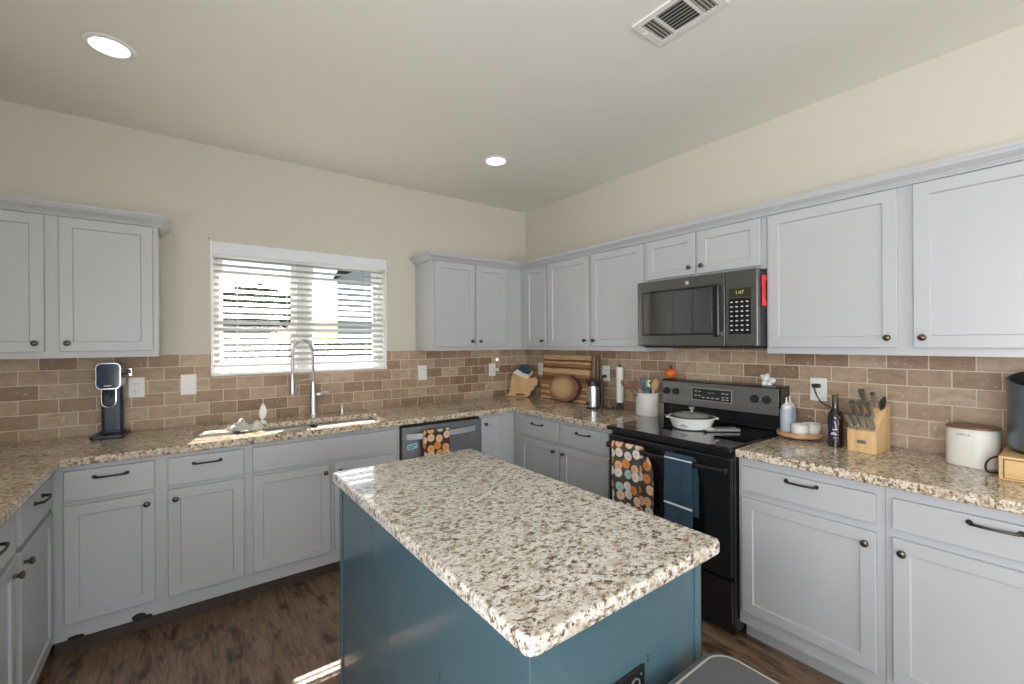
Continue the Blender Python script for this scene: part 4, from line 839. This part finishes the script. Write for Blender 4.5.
# pumpkin and toy on the backguard
pk = thing('pumpkin_ornament', 'small orange pumpkin ornament on the range backguard', 'pumpkin', (-0.065, -1.655, 1.1708))
bm = bmesh.new(); bmesh.ops.create_uvsphere(bm, u_segments=48, v_segments=20, radius=1)
for v in bm.verts:
    a = math.atan2(v.co.y, v.co.x); s = 1 - 0.10 * (1 - abs(math.cos(a * 4))) ; rad = math.hypot(v.co.x, v.co.y)
    v.co.x *= 0.040 * s; v.co.y *= 0.040 * s; v.co.z = v.co.z * 0.035 * (1 - 0.2 * (1 - rad) ** 2) + 0.034
obj('pumpkin_body', bm, pm('pumpkin_orange', (0.78, 0.15, 0.025), 0.35), pk)
obj('stem', tube([(0, 0, 0.060), (0.002, 0, 0.072), (0.006, 0.002, 0.084)], [0.008, 0.005, 0.006], 8, True, 3), pm('stem_brown', (0.05, 0.045, 0.02), 0.7), pk)
gh = thing('ghost_figurine', 'small white figurine sitting on the far end of the range backguard', 'figurine', (-0.055, -2.275, 1.1708))
CER = pm('white_ceramic', (0.80, 0.79, 0.78), 0.25)
obj('figurine_body', join(blob((0, 0.012, 0.040), 0.024, 3, 1, 1, 0.92), blob((0, -0.022, 0.026), 0.020, 3, 0.9, 1, 0.9), lathe([(0, 0), (0.017, 0), (0.013, 0.018), (0.010, 0.03), (0, 0.03)], 20, (0, 0.018, 0)), lathe([(0, 0), (0.015, 0), (0.012, 0.02), (0, 0.024)], 20, (0, -0.008, 0)), blob((-0.012, 0.028, 0.05), 0.009, 2), blob((-0.004, 0.0, 0.058), 0.008, 2)), CER, gh)

# ------------------------------------------------------------------ microwave
MWB = pm('black_stainless', (0.17, 0.17, 0.168), 0.20, metal=0.7, vs_=3)
mw = thing('over_range_microwave', 'dark over-the-range microwave with a vertical bar handle', 'microwave', (-0.375, -2.0100, 1.383), -PI / 2)
hw2 = 0.3665
obj('body', box(-hw2, hw2, 0.0, 0.365, 0.012, 0.410, 0.003), pm('dark_case', (0.035, 0.035, 0.037), 0.35), mw)
dr_ = obj('door', box(-hw2, 0.198, -0.030, -0.0005, 0.012, 0.410, 0.006), MWB, mw)
obj('door_window', box(-0.318, 0.128, -0.0325, -0.030, 0.085, 0.335, 0.001), pm('mirrored_dark_glass', (0.26, 0.26, 0.265), 0.04, metal=1.0, var=0.01), dr_)
obj('window_frame', join(box(-0.330, 0.140, -0.0315, -0.0298, 0.073, 0.347, 0.001)), pm('dark_frame', (0.10, 0.10, 0.10), 0.08, metal=1.0), dr_)
obj('handle', join(box(0.150, 0.190, -0.076, -0.056, 0.062, 0.345, 0.009, 3), box(0.155, 0.185, -0.060, -0.029, 0.312, 0.342, 0.005), box(0.155, 0.185, -0.060, -0.029, 0.065, 0.095, 0.005)), BLACK, dr_)
obj('logo_badge', lathe([(0, 0), (0.011, 0), (0.011, 0.002), (0, 0.0025)], 24).__class__ and tmp(lathe([(0, 0), (0.011, 0), (0.011, 0.002), (0, 0.0025)], 24), Matrix.Rotation(PI / 2, 4, 'X')), pm('badge_silver', (0.6, 0.6, 0.6), 0.3, metal=0.6), dr_, (-0.02, -0.030, 0.375))
cpn = obj('control_panel', box(0.201, hw2, -0.030, -0.0005, 0.012, 0.410, 0.006), MWB, mw)
obj('keypad', box(0.222, 0.335, -0.0312, -0.030, 0.075, 0.262, 0.0005), BGLASS, cpn)
obj('display', box(0.222, 0.335, -0.0312, -0.030, 0.270, 0.315, 0.0005), pm('display_dark', (0.035, 0.038, 0.02), 0.15), cpn)
text('clock_digits', '1:47', 0.026, pm('amber_green_digits', (0.35, 0.35, 0.15), 0.5, emis=(0.45, 0.45, 0.2), es=0.35), cpn, (0.278, -0.0316, 0.292))
keys = []
for r_ in range(7):
    for c_ in range(4):
        x = 0.236 + c_ * 0.027; z = 0.243 - r_ * 0.0245; keys.append(box(x - 0.006, x + 0.006, -0.0317, -0.0312, z - 0.0028, z + 0.0028))
obj('key_prints', join(*keys), INK, cpn)
obj('vent_underside', join(box(-hw2 + 0.02, hw2 - 0.02, 0.02, 0.33, 0.0, 0.012), box(-hw2 + 0.02, hw2 - 0.02, 0.0, 0.015, 0.004, 0.012)), DARK, mw)
rd = thing('red_clip', 'bright red long plastic clip stuck on the side of the microwave', 'clip', (-0.325, -2.3785, 1.60))
REDM = pm('red_plastic', (0.75, 0.015, 0.03), 0.35)
# grips flat against the microwave side, between it and the cabinet stile, standing proud of the cabinet face
obj('clip_body', join(box(-0.040, -0.010, -0.0085, -0.0005, 0.0, 0.155, 0.003), box(-0.046, -0.006, -0.012, -0.0005, 0.0, 0.028, 0.004), box(-0.046, -0.006, -0.012, -0.0005, 0.13, 0.158, 0.004), blob((-0.026, -0.007, 0.09), 0.008, 2)), REDM, rd)

# ------------------------------------------------------------------ counter past the range
tr = thing('round_wooden_tray', 'low round wooden turntable tray beside the range', 'tray', (-0.150, -2.469, 0.9147))
TRW = wood('tray_wood', ((0.42, 0.22, 0.10), (0.52, 0.30, 0.15), (0.60, 0.38, 0.21)), (1, 6, 6), 5, 0.4)
obj('tray_top', lathe([(0, 0.010), (0.095, 0.010), (0.100, 0.012), (0.104, 0.018), (0.104, 0.032), (0.101, 0.034), (0.097, 0.032), (0.095, 0.022), (0, 0.020)], 48), TRW, tr)
obj('tray_foot', lathe([(0, 0), (0.07, 0), (0.07, 0.010), (0, 0.010)], 32), BLACKM, tr)
SQ = pm('frosted_plastic', (0.55, 0.62, 0.70), 0.35, trans=0.25)
SQC = pm('soft_white_cap', (0.78, 0.78, 0.77), 0.4)
for i, (x, y, lab) in enumerate(((-0.150, -2.408, 'front frosted squeeze bottle with white spout on the wooden tray'), (-0.086, -2.399, 'rear frosted squeeze bottle, half hidden behind the other on the tray'))):
    s = thing('squeeze_bottle', lab, 'bottle', (x, y, 0.9349), 0, 'squeeze bottles')
    obj('bottle_body', lathe([(0, 0), (0.028, 0), (0.030, 0.004), (0.030, 0.118), (0.026, 0.126), (0, 0.128)], 24), SQ, s)
    obj('cap', lathe([(0, 0.1265), (0.024, 0.1265), (0.024, 0.140), (0.012, 0.150), (0.006, 0.155), (0.003, 0.186), (0, 0.186)], 20), SQC, s)
    obj('tip_cover', tube([(0.004, 0, 0.178), (0.016, 0.006, 0.180), (0.020, 0.006, 0.165)], 0.003, 6, True, 3), SQC, s)
RMK = pm('ramekin_white', (0.76, 0.74, 0.70), 0.3)
for i, (x, y, z, r0, lab) in enumerate(((-0.180, -2.482, 0.9349, 0.040, 'nearest white ribbed ramekin on the wooden tray'), (-0.105, -2.508, 0.9349, 0.040, 'white ramekin at the back of the wooden tray, against the tile'))):
    rk = thing('white_ramekin', lab, 'ramekin', (x, y, z), 0, 'white ramekins on the tray')
    obj('bowl', lathe([(0, 0), (r0 * 0.88, 0), (r0 * 0.93, 0.004), (r0 * 0.96, 0.02), (r0, 0.022), (r0, 0.030), (r0 * 0.97, 0.032), (r0 * 1.02, 0.042), (r0 * 1.03, 0.055), (r0 * 0.97, 0.055), (r0 * 0.90, 0.008), (0, 0.006)], 40), RMK, rk)
wb_ = thing('dark_bottle', 'dark glass bottle with a purple and white label between tray and knife block', 'bottle', (-0.225, -2.650, 0.9147))
BG_ = pm('dark_bottle_glass', (0.018, 0.012, 0.010), 0.08, coat=0.5)
obj('bottle_body', lathe([(0, 0), (0.029, 0), (0.0315, 0.004), (0.0315, 0.135), (0.028, 0.152), (0.0175, 0.170), (0.0135, 0.185), (0.0128, 0.205), (0, 0.205)], 32), BG_, wb_)
obj('neck_wrap', lathe([(0, 0.2055), (0.0135, 0.2055), (0.0135, 0.238), (0.0145, 0.239), (0.0145, 0.246), (0, 0.247)], 24), pm('olive_foil', (0.075, 0.055, 0.03), 0.4), wb_)
def wrap(z0, z1, a0, a1, r=0.0320, n=10):
    bm = bmesh.new(); A = [a0 + (a1 - a0) * k / n for k in range(n + 1)]
    lo = [[bm.verts.new((q * math.cos(a), q * math.sin(a), z)) for a in A] for q, z in ((r, z0), (r, z1), (r + 0.0006, z1), (r + 0.0006, z0))]
    for i in range(4):
        for k in range(n): bm.faces.new([lo[i][k], lo[i][k + 1], lo[(i + 1) % 4][k + 1], lo[(i + 1) % 4][k]])
    bmesh.ops.recalc_face_normals(bm, faces=bm.faces[:]); return bm
af = math.radians(205)
obj('label', wrap(0.030, 0.135, af - 0.9, af + 0.1), pm('purple_label', (0.022, 0.012, 0.045), 0.4), wb_)
WP = pm('label_white', (0.66, 0.64, 0.70), 0.5)
obj('label_print', join(wrap(0.060, 0.064, af - 0.7, af + 0.05, 0.0327), wrap(0.044, 0.046, af - 0.4, af + 0.2, 0.0327), wrap(0.082, 0.086, af - 0.5, af + 0.1, 0.0327), wrap(0.086, 0.100, af - 0.10, af + 0.0, 0.0327), wrap(0.100, 0.114, af - 0.14, af - 0.04, 0.0327), wrap(0.114, 0.124, af - 0.25, af - 0.13, 0.0327), wrap(0.066, 0.070, af - 0.6, af - 0.1, 0.0327)), WP, wb_)
cd1 = tag(obj('appliance_cord', tube([(-0.030, -2.507, 1.181), (-0.042, -2.504, 1.178), (-0.044, -2.506, 1.15), (-0.040, -2.530, 1.10), (-0.035, -2.580, 1.07), (-0.03, -2.66, 1.035), (-0.025, -2.72, 1.00), (-0.025, -2.78, 0.96), (-0.03, -2.79, 0.925), (-0.05, -2.815, 0.9195), (-0.08, -2.83, 0.9195)], 0.003, 8, True, 5), BLACKM), 'thin black power cord drooping from the outlet behind the dark bottle', 'cord')
obj('plug', box(-0.045, -0.018, -2.525, -2.488, 1.171, 1.191, 0.005), BLACKM, cd1)

# knife block
KX, KY = -0.200, -2.772
kb = thing('knife_block', 'light wooden knife block full of steel handled knives', 'knife block', (KX, KY, 0.9147), -PI / 2 - 0.10)
BW = wood('beech', ((0.56, 0.34, 0.15), (0.66, 0.43, 0.21), (0.72, 0.49, 0.26)), (8, 8, 1), 4, 0.4)
prof = [(-0.075, 0.0), (-0.075, 0.098), (0.045, 0.215), (0.075, 0.215), (0.078, 0.0)]
bmk = prism(prof, -0.055, 0.055, 0.002); bmk.transform(Matrix(((0, 0, 1, 0), (1, 0, 0, 0), (0, 1, 0, 0), (0, 0, 0, 1))))
obj('block', bmk, BW, kb)
obj('nameplate', box(-0.016, 0.016, -0.0765, -0.0745, 0.040, 0.056, 0.001), pm('nameplate_grey', (0.20, 0.19, 0.20), 0.4, metal=0.5), kb)
KST = pm('knife_steel', (0.62, 0.62, 0.62), 0.33, metal=1.0)
sl_d = Vector((0, 0.120, 0.117)).normalized(); nrm = Vector((0, -sl_d.z, sl_d.y))
def knife(i, lx, s, L, lab, wdt=0.0085):
    """handle rising from the slanted face at fraction s, leaning out along the face normal-ish direction"""
    p = Vector((lx, -0.075, 0.098)) + Vector((0, 0.120, 0.117)) * s
    d = (Vector((0, -0.55, 1)).normalized())
    R0 = Matrix.Rotation(kb.rotation_euler.z, 4, 'Z')
    t = thing('kitchen_knife', lab, 'knife', Vector((KX, KY, 0.9147)) + (R0 @ (p + nrm * 0.001)), 0, 'knives in the block')
    t.rotation_euler = (math.atan2(0.72, 1), 0, kb.rotation_euler.z)
    hh = box(-wdt, wdt, -0.011, 0.011, 0.014, L, 0.005, 3)
    for v in hh.verts: v.co.y += 0.010 * math.sin(v.co.z / L * PI) ; v.co.x *= 1 + 0.15 * (v.co.z / L)
    obj('grip', hh, KST, t); obj('bolster', box(-wdt * 1.05, wdt * 1.05, -0.012, 0.012, 0.002, 0.0145, 0.002), CHROME, t)
    obj('end_cap', box(-wdt * 1.1, wdt * 1.1, -0.010, 0.010, L - 0.001, L + 0.002, 0.0007), pm('knife_cap', (0.22, 0.22, 0.22), 0.35, metal=0.7), t)
ords = ('first', 'second', 'third', 'fourth')
for k in range(4): knife(k, -0.040 + k * 0.0265, 0.07, 0.085, 'steak knife handle, %s of the four in the lowest row of the block' % ords[k], 0.0095)
for k in range(3): knife(k, -0.034 + k * 0.030, 0.42, 0.095, 'knife handle in the middle row of the block, %s from the bottle side' % ords[k])
knife(0, -0.012, 0.80, 0.105, 'tall knife handle standing highest at the back of the block', 0.0105)
knife(1, 0.022, 0.86, 0.080, 'honing steel handle beside the tallest knife in the block', 0.007)
sh = thing('kitchen_shears', 'black handled kitchen shears at the cream bin side of the block', 'shears', Vector((KX, KY, 0.9147)) + (Matrix.Rotation(kb.rotation_euler.z, 4, 'Z') @ Vector((0.044, 0.020, 0.195))), 0)
sh.rotation_euler = (0.45, 0.12, kb.rotation_euler.z)
obj('loop', tube([(0, -0.010, 0.0), (0, -0.016, 0.02), (0, -0.012, 0.042), (0, 0.0, 0.048), (0, 0.008, 0.03), (0, 0.002, 0.004)], 0.004, 8, True, 4), BLACKM, sh)
obj('loop', tube([(0.004, 0.004, 0.0), (0.006, 0.012, 0.02), (0.006, 0.020, 0.045), (0.005, 0.008, 0.056), (0.004, -0.004, 0.03), (0.004, -0.002, 0.004)], 0.004, 8, True, 4), BLACKM, sh)

# cream bread bin with wooden lid
bn = thing('bread_bin', 'cream oval storage bin with a dark wooden lid', 'bread bin', (-0.165, -3.102, 0.9147), -PI / 2 - 0.10)
def oval(rx, ry, n=44, e=2.6): return [(rx * math.copysign(abs(math.cos(a)) ** (2 / e), math.cos(a)), ry * math.copysign(abs(math.sin(a)) ** (2 / e), math.sin(a))) for a in [2 * PI * k / n for k in range(n)]]
obj('bin_body', prism(oval(0.076, 0.075), 0.0, 0.150, 0.004), pm('cream_enamel', (0.72, 0.69, 0.63), 0.35), bn)
obj('lid', prism(oval(0.078, 0.077), 0.1505, 0.158, 0.0025), wood('dark_lid_wood', ((0.13, 0.06, 0.03), (0.22, 0.11, 0.055), (0.30, 0.16, 0.08)), (1, 8, 8), 5, 0.4), bn)
text('lettering', 'INELLA', 0.0125, pm('grey_lettering', (0.16, 0.15, 0.14), 0.6), bn, (-0.010, -0.0752, 0.128))
tag(obj('looped_cord', tube([(-0.20, -3.195, 0.965), (-0.245, -3.175, 0.975), (-0.285, -3.158, 0.965), (-0.300, -3.152, 0.945), (-0.30, -3.156, 0.925), (-0.285, -3.170, 0.9195), (-0.25, -3.188, 0.9195), (-0.20, -3.21, 0.9195)], 0.0035, 8, True, 5), BLACKM), 'black cable looping out in front of the cream bin', 'cord')

# bamboo drawer box and dark canister
bb = thing('bamboo_drawer_box', 'low bamboo drawer box under the dark canister', 'drawer box', (-0.215, -3.335, 0.9147), -PI / 2)
BAM = wood('bamboo', ((0.55, 0.33, 0.13), (0.65, 0.41, 0.18), (0.70, 0.46, 0.22)), (1, 1, 14), 4, 0.4)
obj('case', box(-0.145, 0.145, -0.145, 0.185, 0.0, 0.086, 0.003), BAM, bb)
obj('drawer', box(-0.130, 0.130, -0.1495, -0.145, 0.010, 0.074, 0.001), BAM, bb)
obj('drawer_gap', join(box(-0.1325, 0.1325, -0.1462, -0.1452, 0.0075, 0.0765)), pm('gap_brown', (0.10, 0.05, 0.02), 0.8), bb)
cn = thing('dark_canister', 'tall dark blue-grey metallic canister with an open slanted top at the picture edge', 'canister', (-0.190, -3.322, 1.0012))
CAN = pm('gunmetal', (0.17, 0.21, 0.24), 0.32, metal=0.7, vs_=20)
n_ = 48; bm = bmesh.new(); rc = 0.125
def rg_(r, zf): return [bm.verts.new((r * math.cos(2 * PI * k / n_), r * math.sin(2 * PI * k / n_), zf(2 * PI * k / n_))) for k in range(n_)]
sl_ = lambda a: 0.278 - 0.030 * math.cos(a - PI * 0.95)
rs_ = [rg_(0.118, lambda a: 0.012), rg_(rc, lambda a: 0.03), rg_(rc, lambda a: 0.17), rg_(rc - 0.001, lambda a: 0.172), rg_(rc, lambda a: 0.174), rg_(rc, sl_), rg_(rc - 0.004, lambda a: sl_(a) + 0.001), rg_(rc - 0.008, sl_)]
for a, b in zip(rs_, rs_[1:]):
    for k in range(n_): bm.faces.new([a[k], a[(k + 1) % n_], b[(k + 1) % n_], b[k]])
bm.faces.new(rs_[0][::-1])
obj('shell', bm, CAN, cn)
obj('foot_ring', lathe([(0, 0), (0.112, 0), (0.116, 0.006), (0.116, 0.012), (0, 0.012)], 40), BLACKM, cn)
bm = bmesh.new(); ri = [rg_(rc - 0.008, lambda a: sl_(a) - 0.0005), rg_(rc - 0.010, lambda a: 0.2)]
for k in range(n_): bm.faces.new([ri[0][k], ri[0][(k + 1) % n_], ri[1][(k + 1) % n_], ri[1][k]])
bm.faces.new(ri[1]); obj('inner_well', bm, DARK, cn)

# ------------------------------------------------------------------ island
IX0, IX1, IY0, IY1 = -2.262, -1.620, -2.830, -1.588
il = thing('kitchen_island', 'slate blue kitchen island with a plain panelled side', 'island', ((IX0 + IX1) / 2, (IY0 + IY1) / 2, 0))
bx0, bx1, by0, by1 = -0.295, 0.272, -0.595, 0.585
by0 = -2.800 - (IY0 + IY1) / 2; bx0 = -2.236 - (IX0 + IX1) / 2; bx1 = -1.683 - (IX0 + IX1) / 2; by1 = -1.625 - (IY0 + IY1) / 2
obj('body', box(bx0, bx1, by0, by1, 0.0, ZC, 0.002, 1), ISL, il)
obj('corner_trim', join(box(bx1 - 0.022, bx1 + 0.005, by0 - 0.005, by0, 0, ZC, 0.001, 1), box(bx1, bx1 + 0.005, by0 - 0.005, by0 + 0.03, 0, ZC, 0.001, 1)), ISL, il)
obj('corner_trim', box(bx0 - 0.005, bx0, by1 - 0.02, by1 + 0.004, 0, ZC, 0.001, 1), ISL, il)
obj('screw_hole', join(cyl((0.047, by0 + 0.001, 0.714), (0.047, by0 - 0.0008, 0.714), 0.003, n=10), cyl((0.047, by0 + 0.001, 0.704), (0.047, by0 - 0.0008, 0.704), 0.003, n=10)), DARK, il)
SCR = pm('scratch_dark', (0.03, 0.05, 0.06), 0.6)
obj('scratch', box(bx0 - 0.0006, bx0 + 0.001, -0.245, -0.242, 0.60, 0.635), SCR, il)
obj('paint_chip', cyl((bx0 + 0.001, 0.03, 0.665), (bx0 - 0.0006, 0.03, 0.665), 0.002, n=8), SCR, il)
it = tag(obj('granite_island_top', slab([(IX0, IX1, IY0, IY1)], ZC + 0.0005, 0.914, 0.0005), GR_I), 'pale speckled granite top covering the blue island', 'countertop')
# rounded corners and edges for the island top
me = it.data; bm = vbox(IX0, IX1, IY0, IY1, ZC + 0.0005, 0.914, 0.022, 0.009, 5); bm.normal_update()
for f in bm.faces: f.smooth = True
for e_ in bm.edges:
    if len(e_.link_faces) == 2 and e_.calc_face_angle(0) > 0.7: e_.smooth = False
bm.to_mesh(me); bm.free()
op = thing('island_outlet', 'black outlet plate on the end panel of the blue island', 'outlet', (-1.978, -2.8005, 0.648))
obj('plate', box(-0.064, 0.064, -0.006, 0, -0.06, 0.06, 0.002), BLACK, op)
obj('receptacle', join(*[lathe([(0.013, 0), (0.017, 0), (0.017, 0.002), (0.013, 0.002)], 20, closed=True).__class__ and tmp(lathe([(0.013, 0.0), (0.016, 0.0), (0.016, 0.002), (0.013, 0.002)], 20, closed=True), Matrix.Translation((x, -0.006, z)) @ Matrix.Rotation(PI / 2, 4, 'X')) for x in (-0.03, 0.03) for z in (-0.025, 0.028)]), pm('faint_grey', (0.18, 0.18, 0.18), 0.4), op)
obj('screw', join(cyl((0.05, -0.006, 0.045), (0.05, -0.0075, 0.045), 0.003, n=10), cyl((-0.05, -0.006, 0.045), (-0.05, -0.0075, 0.045), 0.003, n=10)), STEEL, op)

# trash can at the end of the island
tc_ = thing('trash_can', 'grey step trash can with a pale rimmed lid at the end of the island', 'trash can', (-1.870, -2.978, 0))
CG_ = pm('graphite_plastic', (0.10, 0.10, 0.10), 0.38)
obj('can_body', vbox(-0.195, 0.195, -0.14, 0.14, 0.0, 0.637, 0.06, 0.004, 8), STEEL, tc_)
obj('rim', vbox(-0.200, 0.200, -0.145, 0.145, 0.638, 0.664, 0.062, 0.006, 8), CG_, tc_)
obj('lid_trim', vbox(-0.180, 0.180, -0.125, 0.125, 0.6645, 0.6735, 0.052, 0.001, 8), pm('pale_trim', (0.42, 0.40, 0.36), 0.35), tc_)
obj('lid', vbox(-0.1755, 0.1755, -0.1205, 0.1205, 0.6650, 0.6738, 0.048, 0.002, 8), CG_, tc_)

# ------------------------------------------------------------------ ceiling fixtures
GL = pm('lamp_glow', (1, 1, 1), 0.5, emis=(1.0, 0.97, 0.92), es=7)
def downlight(name, label, x, y, lit=45):
    t = thing(name, label, 'ceiling light', (x, y, HC), 0, 'recessed ceiling lights')
    obj('trim_ring', lathe([(0.066, -0.001), (0.088, -0.001), (0.088, -0.004), (0.080, -0.008), (0.068, -0.009), (0.064, -0.004)], 40, closed=True), WHITE, t)
    obj('diffuser', lathe([(0, -0.003), (0.064, -0.003), (0.066, -0.002), (0.066, -0.0005), (0, -0.0005)], 40), GL, t)
downlight('recessed_light', 'lit recessed ceiling light above the left counter by the soda maker', -2.972, -0.888, 16)
downlight('recessed_light', 'lit recessed ceiling light near the room corner above the dishwasher', -0.965, -0.880, 16)
downlight('recessed_light', 'recessed ceiling light behind the camera over the range side', -0.965, -5.6, 16)
downlight('recessed_light', 'recessed ceiling light behind the camera over the open side', -2.972, -5.6, 16)
vt = thing('ceiling_vent', 'white rectangular ceiling air vent in three louvred sections', 'air vent', (-1.177, -2.434, HC))
VW = pm('vent_white', (0.78, 0.78, 0.76), 0.4)
vx, vy, vd = 0.095, 0.149, 0.056
bars = [box(-vx, vx, vy - 0.026, vy, -0.008, -0.0005), box(-vx, vx, -vy, -vy + 0.026, -0.008, -0.0005), box(-vx, -vx + 0.024, -vy + 0.026, vy - 0.026, -0.008, -0.0005), box(vx - 0.024, vx, -vy + 0.026, vy - 0.026, -0.008, -0.0005),
        box(-vx + 0.024, vx - 0.024, vd, vd + 0.010, -0.0075, -0.0005), box(-vx + 0.024, vx - 0.024, -vd - 0.010, -vd, -0.0075, -0.0005)]
obj('frame', join(*bars), VW, vt)
lv = []
for k in range(8):
    x = -0.062 + k * 0.0178; b = box(-0.006, 0.006, -vd + 0.0005, vd - 0.0005, -0.0006, 0.0006); b.transform(Matrix.Translation((x, 0, -0.0052)) @ Matrix.Rotation(-0.55, 4, 'Y')); lv.append(b)
LVM = pm('louvre_grey', (0.50, 0.49, 0.43), 0.5)
obj('louvres', join(*lv), LVM, vt)
for s_ in (-1, 1):
    lv = []
    for k in range(4):
        b = box(-0.0705, 0.0705, -0.0068, 0.0068, -0.0006, 0.0006); b.transform(Matrix.Translation((0, s_ * (vd + 0.018 + k * 0.0145), -0.0050)) @ Matrix.Rotation(0.45, 4, 'X')); lv.append(b)
    obj('louvres', join(*lv), LVM, vt)
obj('duct', box(-0.075, 0.075, -0.13, 0.13, -0.0012, -0.0006), pm('duct_dark', (0.05, 0.048, 0.04), 0.8), vt)
obj('damper_lever', join(box(-0.03, -0.026, vy - 0.020, vy - 0.004, -0.014, -0.0085), box(-0.022, -0.018, vy - 0.020, vy - 0.004, -0.012, -0.0085)), VW, vt)
